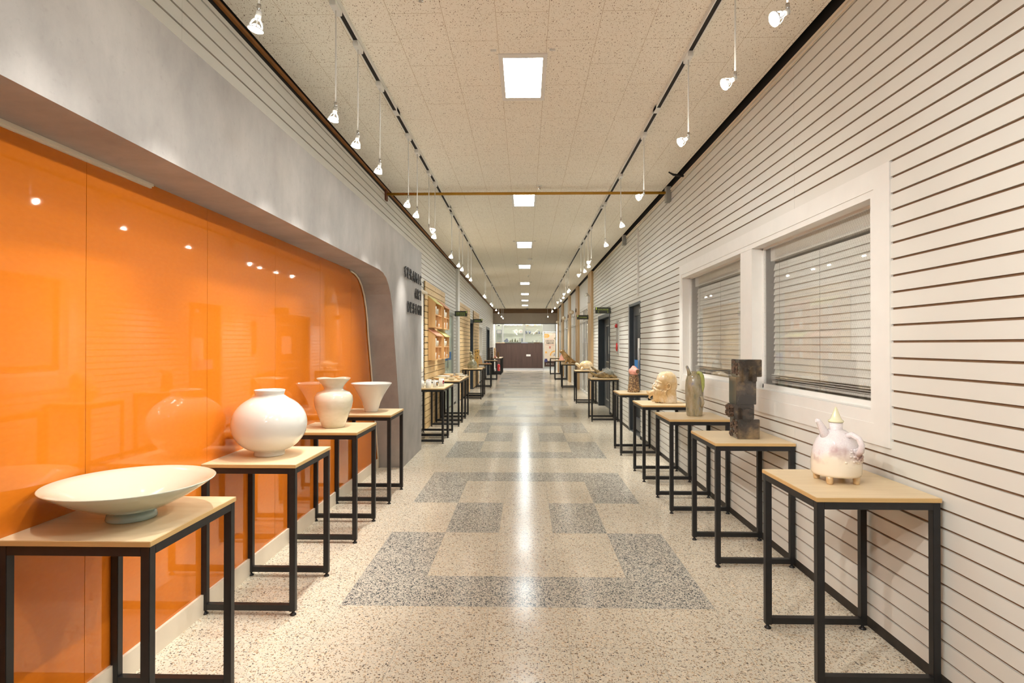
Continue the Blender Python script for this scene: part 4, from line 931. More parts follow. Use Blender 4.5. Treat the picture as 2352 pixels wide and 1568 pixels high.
# grey-green hooded figure
x, y = -1.375, 14.67
t = thing('hooded_figure', 'grey-green domed ceramic figure with a pinched neck and two-lobed head', 'sculpture', (x, y, ZT)); O = t.location.copy()
mb = MB(O); mb.lathe([(0, z), (.125, z), (.131, z+.01), (.13, z+.07), (.115, z+.135), (.085, z+.185), (.05, z+.22), (.03, z+.24), (0, z+.245)], (x, y), 40, squash=(1, .8)); mb.build('domed_body', 'stone', t)
mb = MB(O); mb.ell((x-.03, y, z+.255), (.045, .04, .07)); mb.ell((x-.03, y, z+.33), (.048, .045, .05)); mb.ell((x-.045, y, z+.405), (.038, .036, .042)); mb.ell((x+.0, y-.01, z+.30), (.03, .03, .03)); blob_part(mb, 'lobed_head', 'stone', t, .009, 3)
# golden stacked vessel
x, y = -1.325, 15.46
t = thing('stacked_vessel', 'golden stacked vessel with dark spots behind the hooded figure', 'sculpture', (x, y, ZT)); O = t.location.copy()
mb = MB(O); mb.lathe([(0, z), (.04, z), (.045, z+.1), (.062, z+.2), (.062, z+.32), (.05, z+.335), (0, z+.34)], (x, y), 32); mb.build('lower_cup', 'owl', t)
mb = MB(O); mb.lathe([(0, z+.335), (.05, z+.335), (.066, z+.36), (.068, z+.46), (.06, z+.49), (.055, z+.49), (.05, z+.45), (0, z+.44)], (x, y), 32); mb.build('upper_cup', 'owl', t)
mb = MB(O)
for a, zz, rr in ((-80, .44, .068), (-75, .26, .063), (-120, .42, .068)): mb.ell((x+rr*math.cos(math.radians(a)), y+rr*math.sin(math.radians(a)), z+zz), (.016, .008, .016), None, 0, 10, 8)
mb.build('dark_spots', 'ink', t)
# sand-coloured fin and plate
x, y = -1.48, 18.5
t = thing('fin_sculpture', 'sand-coloured leaning fin sculpture with a dark eye spot', 'sculpture', (x, y, ZT)); O = t.location.copy()
mb = MB(O); mb.prism([(x-.08, z), (x+.075, z), (x+.07, z+.06), (x+.03, z+.2), (x-.02, z+.285), (x-.05, z+.30), (x-.07, z+.26), (x-.085, z+.1)], 'Y', y-.025, y+.025); bmesh.ops.bevel(mb.bm, geom=mb.bm.edges[:], offset=.012, segments=3, affect='EDGES'); mb.build('fin', 'sand', t)
mb = MB(O); mb.ell((x-.035, y-.028, z+.26), (.014, .006, .014)); mb.build('eye_spot', 'ink', t)
x, y = -1.24, 18.45
mb = MB((x, y, ZT)); mb.lathe([(0, z), (.08, z), (.11, z+.012), (.106, z+.014), (.06, z+.008), (.03, z+.01), (.022, z+.026), (0, z+.03)], (x, y), 32); tag(mb.build('ceramic_plate', 'pink'), 'flat plate with a pinkish knob beside the sand-coloured fin', 'plate')
# black lattice
x, y = -1.39, 22.36
t = thing('lattice_sculpture', 'black pierced lattice sculpture of two rough pillars', 'sculpture', (x, y, ZT)); O = t.location.copy(); rnd = random.Random(3)
for s, hh in ((-1, .48), (1, .50)):
    mb = MB(O)
    for a in (-.05, .05):
        for b in (-.035, .035): mb.bbox((x+s*.058+a*.85, y+b, z+hh/2), (.008, .008, hh/2))
    zz = z+.012
    while zz < z+hh:
        mb.bbox((x+s*.058, y-.035, zz), (.05, .009, .0085), Matrix.Rotation(rnd.uniform(-.35, .35), 3, 'Y')); mb.bbox((x+s*.058, y+.035, zz+.02), (.05, .009, .0085), Matrix.Rotation(rnd.uniform(-.3, .3), 3, 'Y'))
        if rnd.random() < .7: mb.bbox((x+s*.058+rnd.uniform(-.03, .03), y-.036, zz+.02), (.012, .009, .02))
        zz += .042
    mb.build('pierced_pillar', 'lattice', t)
x, y = -1.42, 26.2
t = thing('pale_figure', 'tall pale upright abstract figure on the end row table', 'sculpture', (x, y, ZT)); O = t.location.copy()
mb = MB(O); mb.lathe([(0, z), (.05, z), (.052, z+.02), (.04, z+.1), (.045, z+.25), (.05, z+.3), (.042, z+.34)], (x, y), 24); mb.ell((x, y, z+.41), (.052, .048, .075)); mb.ell((x+.02, y-.02, z+.3), (.045, .03, .08)); blob_part(mb, 'figure', 'sand', t, .01, 3)
x, y = -1.39, 26.06
mb = MB((x, y, ZT)); mb.lathe([(0, z), (.03, z), (.05, z+.025), (.055, z+.055), (.04, z+.09), (.015, z+.105), (0, z+.106)], (x, y), 28); tag(mb.build('orb_pot', 'pink'), 'small round pinkish pot in front of the pale figure', 'pot')
x, y = -1.26, 26.26
t = thing('brown_jar', 'brown glazed jar with shoulder lugs beside the pale figure', 'jar', (x, y, ZT)); O = t.location.copy()
mb = MB(O); mb.lathe([(0, z), (.045, z), (.056, z+.06), (.06, z+.15), (.05, z+.21), (.042, z+.235), (.05, z+.27), (.046, z+.272), (.036, z+.235), (0, z+.2)], (x, y), 32); mb.build('body', 'jar', t)
for s in (-1, 1): mb = MB(O); mb.tube([(x+s*.05, y, z+.2), (x+s*.072, y, z+.225), (x+s*.045, y, z+.25)], .007, 8); mb.build('lug', 'jar', t)
# extinguisher
x, y = -1.42, 30.
t = thing('fire_extinguisher', 'red fire extinguisher on the floor by the end of the left wall', 'fire extinguisher', (x, y, 0)); O = t.location.copy()
mb = MB(O); mb.lathe([(0, .002), (.075, .002), (.08, .02), (.08, .3), (.06, .345), (.025, .365), (.022, .38), (0, .38)], (x, y), 28); mb.build('cylinder', 'red', t)
mb = MB(O); mb.bbox((x, y, .40), (.02, .015, .02)); mb.tube([(x, y, .42), (x+.07, y, .445)], .008, 8); mb.tube([(x, y, .40), (x+.075, y, .395)], .008, 8); mb.build('valve', 'ink', t)
mb = MB(O); mb.tube([(x-.02, y-.01, .4), (x-.07, y-.03, .4), (x-.095, y-.04, .3), (x-.09, y-.05, .1)], .01, 8); mb.build('hose', 'ink', t)
mb = MB(O); mb.quad([(x+.03, y-.0755, .1), (x+.065, y-.05, .1), (x+.065, y-.05, .22), (x+.03, y-.0755, .22)]); mb.build('white_label', 'paper', t)

# ------------------------------------------------------------------ right ceramics
# domed teapot
x, y = 1.412, 2.60
t = thing('domed_teapot', 'domed pearly lavender teapot on stubby feet with a pointed lid', 'teapot', (x, y, ZT)); O = t.location.copy()
mb = MB(O); zb = z+.030
P = [(0, zb+.002), (.09, zb), (.112, zb+.004), (.117, zb+.014), (.1185, zb+.05), (.116, zb+.085), (.107, zb+.125), (.091, zb+.16), (.068, zb+.187), (.044, zb+.202), (.027, zb+.207), (0, zb+.207)]
mb.lathe(P, (x, y), 64, squash=(.875, .86)); mb.build('body', 'pearl', t)
mb = MB(O); mb.lathe([(.031, zb+.195), (.0265, zb+.21), (.027, zb+.237), (0, zb+.237)], (x, y), 32); mb.build('neck', 'pearl', t)
for a in (-45, 45, 135, 225):
    fx, fy = x+.083*math.cos(math.radians(a)), y+.080*math.sin(math.radians(a)); mb = MB(O); mb.lathe([(0, z), (.012, z), (.0135, z+.005), (.016, z+.04), (0, z+.045)], (fx, fy), 16); f = mb.build('foot', 'ochre', t); f['label'] = 'stubby ochre foot'
mb = MB(O); mb.lathe([(0, zb+.237), (.029, zb+.237), (.032, zb+.241), (.031, zb+.246), (.024, zb+.251), (.0195, zb+.262), (.011, zb+.285), (.004, zb+.304), (0, zb+.309)], (x, y), 32); f = mb.build('lid', 'yellowgreen', t); f['label'] = 'pointed yellow-green lid'
mb = MB(O); mb.tube([(x-.046, y-.01, zb+.165), (x-.062, y-.012, zb+.2), (x-.076, y-.014, zb+.228), (x-.088, y-.015, zb+.245), (x-.097, y-.015, zb+.247)], [.024, .018, .014, .0115, .009], 16); mb.build('spout', 'pearl', t)
mb = MB(O); mb.tube([(x+.016, y-.045, zb+.180), (x+.030, y-.075, zb+.192), (x+.046, y-.098, zb+.178), (x+.054, y-.106, zb+.150), (x+.052, y-.102, zb+.124), (x+.042, y-.085, zb+.108)], [.013, .0125, .012, .0125, .014, .015], 14); mb.build('handle', 'pearl', t)
mb = MB(O); rnd = random.Random(5)
for k in range(60):
    a = math.radians(rnd.gauss(-52, 14)); hh = rnd.uniform(.07, .13); rr = .1175 if hh < .09 else .1075+(.125-hh)*.3
    mb.ell((x+rr*.875*math.cos(a), y+rr*.86*math.sin(a), zb+hh), (.006, .006, .005), None, 0, 8, 6)
mb.build('crusted_glaze', 'pearl', t)

# dark block totem
x, y = 1.392, 3.735
t = thing('block_totem', 'dark bronze totem of stacked blocks with pitted side faces', 'sculpture', (x+.07, y+.07, ZT)); O = t.location.copy()
def blockp(name, x0, x1, y0, y1, z0, z1, rz=0., m='totem'):
    mb = MB(O); mb.bbox(((x0+x1)/2, (y0+y1)/2, (z0+z1)/2), ((x1-x0)/2, (y1-y0)/2, (z1-z0)/2), Matrix.Rotation(rz, 3, 'Z'), 0, .003); return mb.build(name, m, t)
def pits(x0, y0, y1, z0, z1, seed, depth=.006):
    rnd = random.Random(seed); mb = MB(O)
    for k in range(26):
        a, b = rnd.uniform(y0+.01, y1-.01), rnd.uniform(z0+.02, z1-.015); mb.bbox((x0, a, b), (depth*rnd.uniform(.3, 1), rnd.uniform(.006, .016), rnd.uniform(.004, .012)), Matrix.Rotation(rnd.uniform(-1, 1), 3, 'X'))
    q = mb.build('pitted_face', 'totem_rough', t); q['label'] = 'rough pitted side face'
blockp('base_block', x, x+.145, y, y+.14, z, z+.130); pits(x-.001, y, y+.14, z, z+.13, 1)
blockp('middle_block', x-.018, x+.115, y+.015, y+.135, z+.130, z+.226, .0); pits(x-.024, y+.015, y+.13, z+.13, z+.226, 2, .016)
blockp('small_cube', x+.022, x+.093, y-.028, y+.02, z+.133, z+.20)
blockp('tall_block', x-.006, x+.125, y+.005, y+.14, z+.226, z+.408)
blockp('top_block', x+.013, x+.16, y+.0, y+.15, z+.408, z+.522); pits(x+.013, y, y+.15, z+.408, z+.522, 3)
blockp('upright_bar', x+.034, x+.064, y-.024, y+.01, z+.375, z+.466); blockp('upright_bar', x+.089, x+.118, y-.024, y+.01, z+.378, z+.472)

# grey-green bottle
x, y = 1.477, 4.965
t = thing('spouted_bottle', 'tall moss-grey bottle with a horn spout and olive strap handle', 'vase', (x, y, ZT)); O = t.location.copy()
mb = MB(O); mb.lathe([(0, z), (.066, z), (.07, z+.006), (.077, z+.06), (.081, z+.15), (.0815, z+.25), (.078, z+.31), (.068, z+.345), (.048, z+.366), (.032, z+.372), (.03, z+.385), (.027, z+.387), (.022, z+.37), (0, z+.36)], (x, y), 56, squash=(.94, .92)); mb.build('body', 'mossgrey', t)
mb = MB(O); mb.tube([(x-.045, y-.01, z+.355), (x-.052, y-.012, z+.385), (x-.06, y-.012, z+.41), (x-.068, y-.012, z+.428), (x-.073, y-.012, z+.432)], [.02, .0145, .013, .0115, .009], 14); mb.build('horn_spout', 'mossgrey', t)
mb = MB(O); mb.tube([(x+.014, y-.03, z+.366), (x+.024, y-.038, z+.379), (x+.038, y-.045, z+.374), (x+.050, y-.052, z+.35), (x+.056, y-.055, z+.31), (x+.058, y-.054, z+.26), (x+.054, y-.05, z+.21)], [.011, .014, .016, .0165, .016, .014, .008], 16); f = mb.build('strap_handle', 'green', t); f['label'] = 'olive green strap handle'
mb = MB(O); mb.tube([(x+.03, y-.07, z+.175), (x+.04, y-.092, z+.165), (x+.045, y-.095, z+.12), (x+.04, y-.075, z+.085)], [.011, .012, .013, .012], 12); mb.build('lower_loop', 'mossgrey', t)

# bearded head
hx, hy = 1.495, 6.06
t = thing('bearded_head', 'cream lustre bearded bald head in profile facing the corridor', 'sculpture', (hx, hy, ZT)); O = t.location.copy()
mb = MB(O)
e = lambda a, b, c, r1, r2, r3, ry=0.: mb.ell((hx+a, hy+b, z+c), (r1, r2, r3), Matrix.Rotation(ry, 3, 'Y'))
e(.026, 0, .232, .100, .085, .106); e(-.002, 0, .245, .094, .08, .092); e(.05, 0, .20, .078, .078, .11)     # skull
mb.lathe([(0, z), (.092, z), (.094, z+.01), (.086, z+.09), (.082, z+.17), (0, z+.18)], (hx+.030, hy), 32, squash=(1, .82))   # neck
e(-.045, 0, .185, .065, .066, .06); e(-.04, 0, .13, .07, .06, .06)           # face
for s in (-1, 1):
    mb.tube([(hx-.098, hy+s*.008, z+.226), (hx-.098, hy+s*.03, z+.231), (hx-.082, hy+s*.055, z+.224), (hx-.055, hy+s*.068, z+.21)], [.006, .008, .008, .005], 10)   # brow
    e(-.078, s*.05, .176, .026, .018, .018)                                # cheekbone
    e(-.112, s*.013, .178, .012, .010, .009)                               # nostril
    mb.tube([(hx-.098, hy+s*.022, z+.2), (hx-.097, hy+s*.034, z+.194), (hx-.085, hy+s*.048, z+.195)], [.004, .006, .004], 8)
mb.tube([(hx-.094, hy, z+.226), (hx-.108, hy, z+.208), (hx-.122, hy, z+.192), (hx-.130, hy, z+.181), (hx-.116, hy, z+.172)], [.009, .010, .013, .014, .009], 12)   # nose
for v in mb.bm.verts:
    if v.co.z < 0: v.co.z = 0
blob_part(mb, 'head', 'gold', t, .0034, 2)
mb = MB(O)
for s in (-1, 1): mb.ell((hx-.088, hy+s*.032, z+.206), (.014, .014, .011), None, 0, 16, 10)
mb.build('eyeballs', 'gold', t)
mb = MB(O)
for s in (-1, 1):
    mb.tube([(hx-.116, hy+s*.004, z+.165), (hx-.126, hy+s*.028, z+.158), (hx-.105, hy+s*.056, z+.138), (hx-.07, hy+s*.07, z+.128), (hx-.05, hy+s*.074, z+.142)], [.009, .013, .013, .010, .005], 10)   # moustache curl
    for k in range(6):                                                     # hanging locks, side by side
        a = k/5; x0 = hx-.115+.105*a; yy = hy+s*(.024+.05*a**.6)
        mb.tube([(x0+.012, yy-s*.006, z+.150-.012*a), (x0-.010, yy, z+.120), (x0-.012, yy+s*.002, z+.09), (x0+.010, yy, z+.06), (x0+.020, yy-s*.003, z+.032), (x0+.016, yy-s*.006, z+.006)], [.007, .0115, .012, .012, .011, .008], 10)
    mb.ell((hx-.045, hy+s*.045, z+.075), (.062, .024, .07))
mb.ell((hx-.115, hy, z+.112), (.042, .035, .034)); mb.ell((hx-.085, hy, z+.06), (.05, .05, .062))
mb.tube([(hx-.125, hy, z+.125), (hx-.15, hy, z+.108), (hx-.175, hy, z+.10), (hx-.190, hy, z+.112), (hx-.198, hy, z+.13)], [.02, .02, .016, .010, .005], 12)      # jutting tip
mb.tube([(hx-.135, hy, z+.10), (hx-.165, hy, z+.075), (hx-.172, hy, z+.055), (hx-.16, hy, z+.04)], [.018, .014, .010, .005], 12)
mb.tube([(hx-.10, hy, z+.04), (hx-.135, hy, z+.022), (hx-.15, hy, z+.03)], [.02, .014, .006], 10)
for v in mb.bm.verts:
    if v.co.z < 0: v.co.z = 0
blob_part(mb, 'beard', 'gold', t, .0032, 1)
mb = MB(O); mb.ell((hx-.121, hy, z+.139), (.012, .02, .007), None, 0, 16, 10); mb.build('lower_lip', 'gold', t)
for s in (-1, 1):
    mb = MB(O); pts = []
    for k in range(19):
        a = math.radians(-120+k*300/18); pts.append((hx+.012+.019*math.cos(a)+.004*math.sin(a), hy+s*(.089+.004*math.cos(a)), z+.178+.028*math.sin(a)))
    mb.tube(pts, [.0045]+[.0058]*17+[.0045], 10); mb.ell((hx+.004, hy+s*.083, z+.176), (.014, .008, .018)); mb.ell((hx-.002, hy+s*.086, z+.152), (.008, .006, .009)); mb.build('ear', 'gold', t)

# pink and pebble sculpture
x, y = 1.42, 7.42
t = thing('pebble_sculpture', 'pebble-covered cone topped by a pink clay head with round openings', 'sculpture', (x, y, ZT)); O = t.location.copy()
mb = MB(O); mb.lathe([(0, z), (.075, z), (.076, z+.008), (.068, z+.1), (.06, z+.18), (.052, z+.225), (0, z+.235)], (x, y), 40)
rnd = random.Random(9)
for k in range(620):
    hh = rnd.uniform(.006, .222); rr = .0755-(hh/.225)*.022; a = rnd.uniform(0, 2*PI); s_ = rnd.uniform(.0038, .007)
    mb.ell((x+rr*math.cos(a), y+rr*math.sin(a), z+hh), (s_, s_, s_*.8), None, 0, 6, 4)
mb.build('pebble_cone', 'pebble', t)
mb = MB(O); mb.lathe([(.052, z+.205), (.053, z+.235), (.056, z+.26), (.05, z+.3), (.03, z+.33), (0, z+.337)], (x, y), 32); mb.ell((x, y, z+.27), (.056, .056, .06)); mb.ell((x-.04, y-.01, z+.275), (.03, .035, .035)); mb.tube([(x+.01, y-.03, z+.275), (x+.035, y-.075, z+.27)], [.038, .036], 20); mb.tube([(x-.005, y, z+.3), (x-.005, y-.005, z+.345)], [.03, .017], 16)
blob_part(mb, 'pink_head', 'pink', t, .0055, 3)
mb = MB(O); d_ = Vector((.025, -.045, -.005)).normalized(); c_ = Vector((x+.036, y-.077, z+.27))
mb.tube([c_, c_+d_*.0035], .027, 24); q = mb.build('round_opening', 'jar', t); q['label'] = 'dark round mouth opening'
mb = MB(O); mb.tube([(x-.005, y-.005, z+.345), (x-.005, y-.005, z+.348)], .009, 14); mb.build('top_opening', 'dark', t)

# crocodile (mouth open to the left)
x, y = 1.452, 10.5
t = thing('crocodile_sculpture', 'olive-brown ceramic crocodile with jaws wide open and a spiky grey back', 'sculpture', (x, y, ZT)); O = t.location.copy()
mb = MB(O)
mb.tube([(x-.11, y, z+.05), (x-.03, y, z+.06), (x+.06, y, z+.075), (x+.13, y+.01, z+.06), (x+.19, y+.015, z+.03), (x+.25, y-.02, z+.016)], [.05, .062, .07, .062, .034, .012], 16)
mb.tube([(x-.1, y, z+.04), (x-.16, y, z+.05), (x-.215, y, z+.08), (x-.262, y, z+.106)], [.042, .036, .026, .016], 14, flat=.75)      # lower jaw
for sx, sy, dx in ((.05, -.06, .05), (.16, -.05, .05), (.05, .06, .05), (.16, .06, .05)):
    mb.tube([(x+sx-.02, y+sy*.6, z+.045), (x+sx+.02, y+sy, z+.02), (x+sx+dx, y+sy*1.15, z+.008)], [.028, .02, .012], 10)
mb.ell((x-.01, y, z+.035), (.13, .06, .035)); 
for v in mb.bm.verts: v.co.z = max(v.co.z, 0)
blob_part(mb, 'body', 'croc', t, .007, 3)
mb = MB(O); mb.tube([(x-.06, y, z+.075), (x-.11, y, z+.105), (x-.165, y, z+.145), (x-.215, y, z+.178), (x-.235, y, z+.188)], [.042, .036, .027, .022, .015], 14, flat=.7); mb.ell((x-.09, y-.02, z+.125), (.016, .012, .014)); mb.ell((x-.09, y+.02, z+.125), (.016, .012, .014)); blob_part(mb, 'upper_jaw', 'croc', t, .007, 2)
mb = MB(O); mb.ell((x+.075, y, z+.085), (.12, .07, .062)); mb.build('scaly_back', 'crocgrey', t)
mb = MB(O)
for k in range(9):
    a = k/8; px = x-.02+.2*a; pz = z+.138+.014*math.sin(PI*a)-.03*a*a
    for s in (-1, 0, 1): mb.tube([(px, y+s*.03, pz-.008-abs(s)*.012), (px+.004, y+s*.036, pz+.024-abs(s)*.012)], [.006, .0008], 6)
mb.build('back_spines', 'porc', t)
mb = MB(O)
for k in range(7):
    for s in (-1, 1): px = x-.15-.014*k; pz = z+.075+(k*.0065); mb.tube([(px, y+s*.022, pz), (px, y+s*.022, pz+.014)], [.003, .0008], 5)
mb.build('teeth', 'porc', t); t.scale = (1.0, 1.0, 1.12)

# turtle
x, y = 1.42, 13.66
t = thing('turtle_sculpture', 'pearly cream ceramic turtle with raised head', 'sculpture', (x, y, ZT)); O = t.location.copy()
mb = MB(O); mb.ell((x+.05, y, z+.10), (.15, .115, .10), None, 0, 32, 20); 
for v in mb.bm.verts: v.co.z = max(v.co.z, .052)
mb.build('shell', 'turtle', t)
mb = MB(O); mb.ell((x+.045, y, z+.062), (.135, .10, .035)); mb.tube([(x-.07, y, z+.065), (x-.11, y-.005, z+.09), (x-.15, y-.005, z+.12), (x-.185, y-.005, z+.13)], [.035, .03, .034, .022], 14); mb.ell((x-.165, y-.005, z+.128), (.04, .032, .03))
for sx, sy in ((-.06, -.085), (.14, -.085), (-.06, .085), (.14, .085)): mb.tube([(x+sx*.8+.01, y+sy*.7, z+.055), (x+sx, y+sy, z+.03), (x+sx*1.1, y+sy*1.05, z+.01)], [.032, .028, .024], 12)
mb.tube([(x+.17, y, z+.05), (x+.225, y, z+.03)], [.018, .005], 8)
for v in mb.bm.verts: v.co.z = max(v.co.z, 0)
blob_part(mb, 'body', 'turtle', t, .008, 3); t.scale = (1.08, 1.08, 1.18)

# iguana
x, y = 1.42, 18.37
t = thing('iguana_sculpture', 'amber-olive ceramic iguana rearing up with raised head', 'sculpture', (x, y, ZT)); O = t.location.copy()
mb = MB(O); mb.tube([(x-.17, y, z+.31), (x-.13, y, z+.245), (x-.08, y, z+.18), (x-.02, y, z+.125), (x+.06, y, z+.075), (x+.14, y+.01, z+.045), (x+.22, y+.02, z+.022), (x+.28, y+.01, z+.012)], [.056, .068, .078, .08, .066, .04, .022, .009], 18)
mb.tube([(x-.14, y, z+.325), (x-.19, y, z+.335), (x-.235, y, z+.325), (x-.262, y, z+.315)], [.058, .052, .042, .026], 16)
mb.tube([(x-.21, y, z+.29), (x-.17, y, z+.23), (x-.14, y, z+.17)], [.012, .028, .02], 10)
for s in (-1, 1):
    mb.tube([(x-.06, y+s*.05, z+.15), (x-.07, y+s*.085, z+.09), (x-.10, y+s*.08, z+.03), (x-.13, y+s*.08, z+.012)], [.032, .027, .022, .018], 10)
    mb.tube([(x+.05, y+s*.05, z+.07), (x+.07, y+s*.095, z+.06), (x+.03, y+s*.1, z+.02), (x+.0, y+s*.1, z+.012)], [.035, .03, .022, .016], 10)
for v in mb.bm.verts: v.co.z = max(v.co.z, 0)
blob_part(mb, 'body', 'iguana', t, .008, 3)
mb = MB(O); bk = [(-.16, .375), (-.135, .35), (-.10, .305), (-.07, .262), (-.04, .228), (-.005, .205), (.03, .18), (.065, .152), (.10, .122), (.14, .09)]
for a, b in bk: mb.tube([(x+a, y, z+b-.02), (x+a+.018, y, z+b+.022)], [.009, .001], 6)
mb.build('dorsal_crest', 'stone', t)
mb = MB(O); mb.tube([(x-.18, y+.02, z+.365), (x-.2, y+.02, z+.39)], [.014, .006], 8); mb.tube([(x-.16, y-.02, z+.375), (x-.15, y-.02, z+.41)], [.014, .006], 8); mb.build('horn_crest', 'porc', t); t.scale = (1.16, 1.16, 1.22)
x, y = 1.44, 22.45
mb = MB((x, y, ZT)); mb.lathe([(0, z), (.11, z), (.112, z+.008), (.07, z+.11), (.035, z+.2), (.015, z+.235), (0, z+.24)], (x, y), 36); tag(mb.build('pink_cone', 'pink'), 'small pink ceramic cone behind the iguana', 'sculpture')

# ------------------------------------------------------------------ far end
mb = MB(); mb.box(-1.95, 2.0, YE, YE+.3, 2.48, 3.4); struct(mb.build('wall_end', 'lintel'))
mb = MB(); mb.box(-1.66, 1.66, YE-.05, YE, 3.06, H); mb.box(-1.66, 1.66, YE-.03, YE, 3.02, 3.06); struct(mb.build('trim_20', 'oakdark'))
mb = MB(); mb.box(-1.8, 1.9, YE-.01, YE+.31, 2.462, 2.482); struct(mb.build('trim_21', 'charcoal'))
mb = MB(); mb.box(1.7, 1.95, 29.0, 31., 0, 3.0); struct(mb.build('wall_right_end', 'white'))
mb = MB(); mb.box(-3., 3.4, 35.0, 35.1, 0, 3.); mb.box(-3.05, -3., 31., 35., 0, 3.); mb.box(3.4, 3.45, 29.5, 35., 0, 3.); mb.box(-3., -1.72, 31., 31.05, 0, 3.); mb.box(1.95, 3.4, 30.95, 31.0, 0, 3.); struct(mb.build('wall_display_room', 'shelfwhite'))
mb = MB(); mb.box(-3., 3.4, YE+.3, 35.1, 2.95, 3.); struct(mb.build('ceiling_display_room', 'shelfwhite'))
for xx, yy in ((-1., 30.9), (.9, 30.9), (0, 30.2)):  # glowing panels added out of view above the lintel to brighten the shelves
    mb = MB((xx, yy, 2.93)); mb.box(xx-.6, xx+.6, yy-.15, yy+.15, 2.925, 2.95); tag(mb.build('display_room_fill_light', emit('display_fill_glow', (1, .98, .94), 22.)), 'added unseen fill light in the display room beyond the end wall', 'ceiling light', 'added fill lights in the display room')
t = thing('low_partition', 'dark walnut panelled partition in front of the white display shelves', 'partition', (-.35, 33.05, 0)); O = t.location.copy()
nb = 9; xa, xb = -1.75, 1.03
for k in range(nb):
    a, b = xa+(xb-xa)*k/nb, xa+(xb-xa)*(k+1)/nb; mb = MB(O); mb.box(a+(.004 if k else 0), b, 33., 33.06, .03, 1.46); mb.build('panel', 'walnut', t)
mb = MB(O); mb.box(xa, xb, 32.98, 33.1, 1.46, 1.485); mb.build('cap', 'walnut', t)
mb = MB(O); mb.box(xa, xb, 33.005, 33.05, 0, .03); mb.build('plinth', 'alu', t)
mb = MB(O); mb.box(xa, xb, 33.06, 33.075, .03, 1.46); mb.build('gap_light_blocker', 'dark', t)  # added dark sheet that stops light showing through the panel gaps
t = thing('exit_plate', 'small white plate with green print on the walnut partition', 'sign', (.18, 32.995, .78)); O = t.location.copy()
mb = MB(O); mb.box(.06, .31, 32.985, 32.998, .72, .83); mb.build('plate', 'paper', t)
fit_text('plate_text', '비상구', M and 'greenfig', t, (0, -.0112, -.005), .14, .05, 'y', .002)
for a, b, m_, lb in ((-1.7, -1.45, 'tanglaze', 'orange folder lying on top of the walnut partition'), (-1.4, -1.2, 'sand', 'cream booklet lying on top of the walnut partition'), (-.25, .15, 'greyblue', 'grey tray lying on top of the walnut partition'), (.5, .85, 'jar', 'brown tray lying on top of the walnut partition')):
    mb = MB(((a+b)/2, 33.04, 1.486)); mb.box(a, b, 32.99, 33.09, 1.4855, 1.525); tag(mb.build('desk_item', m_), lb, 'folder' if 'tray' not in lb else 'tray')
t = thing('display_cabinet', 'long white wall cabinet of glass shelves lit at the corridor end', 'cabinet', (0, 34.6, 0)); O = t.location.copy()
for a, b in ((-1.85, -1.78), (-1.426, -1.319), (-.12, -.013), (1.051, 1.11)): mb = MB(O); mb.box(a, b, 34.3, 34.95, 0, 2.75); mb.build('upright', 'shelfwhite', t)
for zz in (1.545, 2.045, 2.525, 2.75):
    mb = MB(O); mb.box(-1.85, 1.11, 34.34, 34.93, zz, zz+.018); sh = mb.build('shelf', 'glass' if zz in (2.045, 2.525) else 'shelfwhite', t)
    if zz in (2.045, 2.525): mb = MB(O); mb.box(-1.78, 1.051, 34.332, 34.34, zz, zz+.018); mb.build('shelf_edge', 'grey_plastic', sh)
mb = MB(O); mb.box(-1.85, 1.11, 34.94, 34.97, 0, 2.75); mb.build('back_panel', 'shelfback', t)
mb = MB(O); mb.box(-1.75, 1.04, 34.36, 34.40, 2.735, 2.748); mb.build('shelf_fill_strip', emit('cabinet_fill_glow', (1, .98, .92), 32.), t)  # glowing strip added out of view to lift the shelf brightness
mb = MB(O); mb.box(1.11, 1.8, 34.3, 34.95, 0, 2.75); mb.build('side_cupboard', 'shelfwhite', t)
mb = MB(O); mb.box(-1.78, 1.051, 34.31, 34.316, 1.565, 2.74); mb.build('glass_front', 'glass', t)
cg = 'ceramics on the white display shelves'
def item(x, kind, zz, w, h, m_, lb):
    y = 34.5; mb = MB((x, y, zz))
    if kind == 'plate':
        r = w/2; R = Matrix.Rotation(math.radians(78), 3, 'X'); mb.lathe([(0, zz), (r*.6, zz), (r, zz+.02), (r-.006, zz+.024), (r*.58, zz+.008), (0, zz+.006)], (x, y), 32)
        bmesh.ops.rotate(mb.bm, verts=mb.bm.verts[:], cent=(0, 0, 0), matrix=R); bmesh.ops.translate(mb.bm, verts=mb.bm.verts[:], vec=(0, 0, r))
    elif kind == 'bowl': mb.lathe([(0, zz), (w*.25, zz), (w*.42, zz+h*.45), (w*.5, zz+h), (w*.47, zz+h), (w*.36, zz+h*.4), (0, zz+.02)], (x, y), 24)
    elif kind == 'vase': mb.lathe([(0, zz), (w*.35, zz), (w*.5, zz+h*.5), (w*.3, zz+h*.85), (w*.4, zz+h), (w*.3, zz+h), (0, zz+h*.5)], (x, y), 24)
    else:
        mb.ell((x, y, zz+h*.32), (w*.5, w*.4, h*.33)); mb.ell((x+w*.1, y, zz+h*.7), (w*.26, w*.24, h*.28)); mb.bbox((x, y, zz+h*.06), (w*.5, w*.4, h*.06))
    tag(mb.build('shelf_'+{'plate': 'plate', 'bowl': 'bowl', 'vase': 'vase', 'fig': 'figurine'}[kind], m_), lb, {'plate': 'plate', 'bowl': 'bowl', 'vase': 'vase', 'fig': 'figurine'}[kind], cg)
b1, b2, b3 = 1.5635, 2.0635, 2.5435
item(-1.6, 'fig', b1, .17, .22, 'porc', 'white bird figurine on the bottom shelf, far left bay'); item(-1.16, 'fig', b1, .28, .22, 'greyblue', 'blue and white flower basket at the left of the bottom shelf')
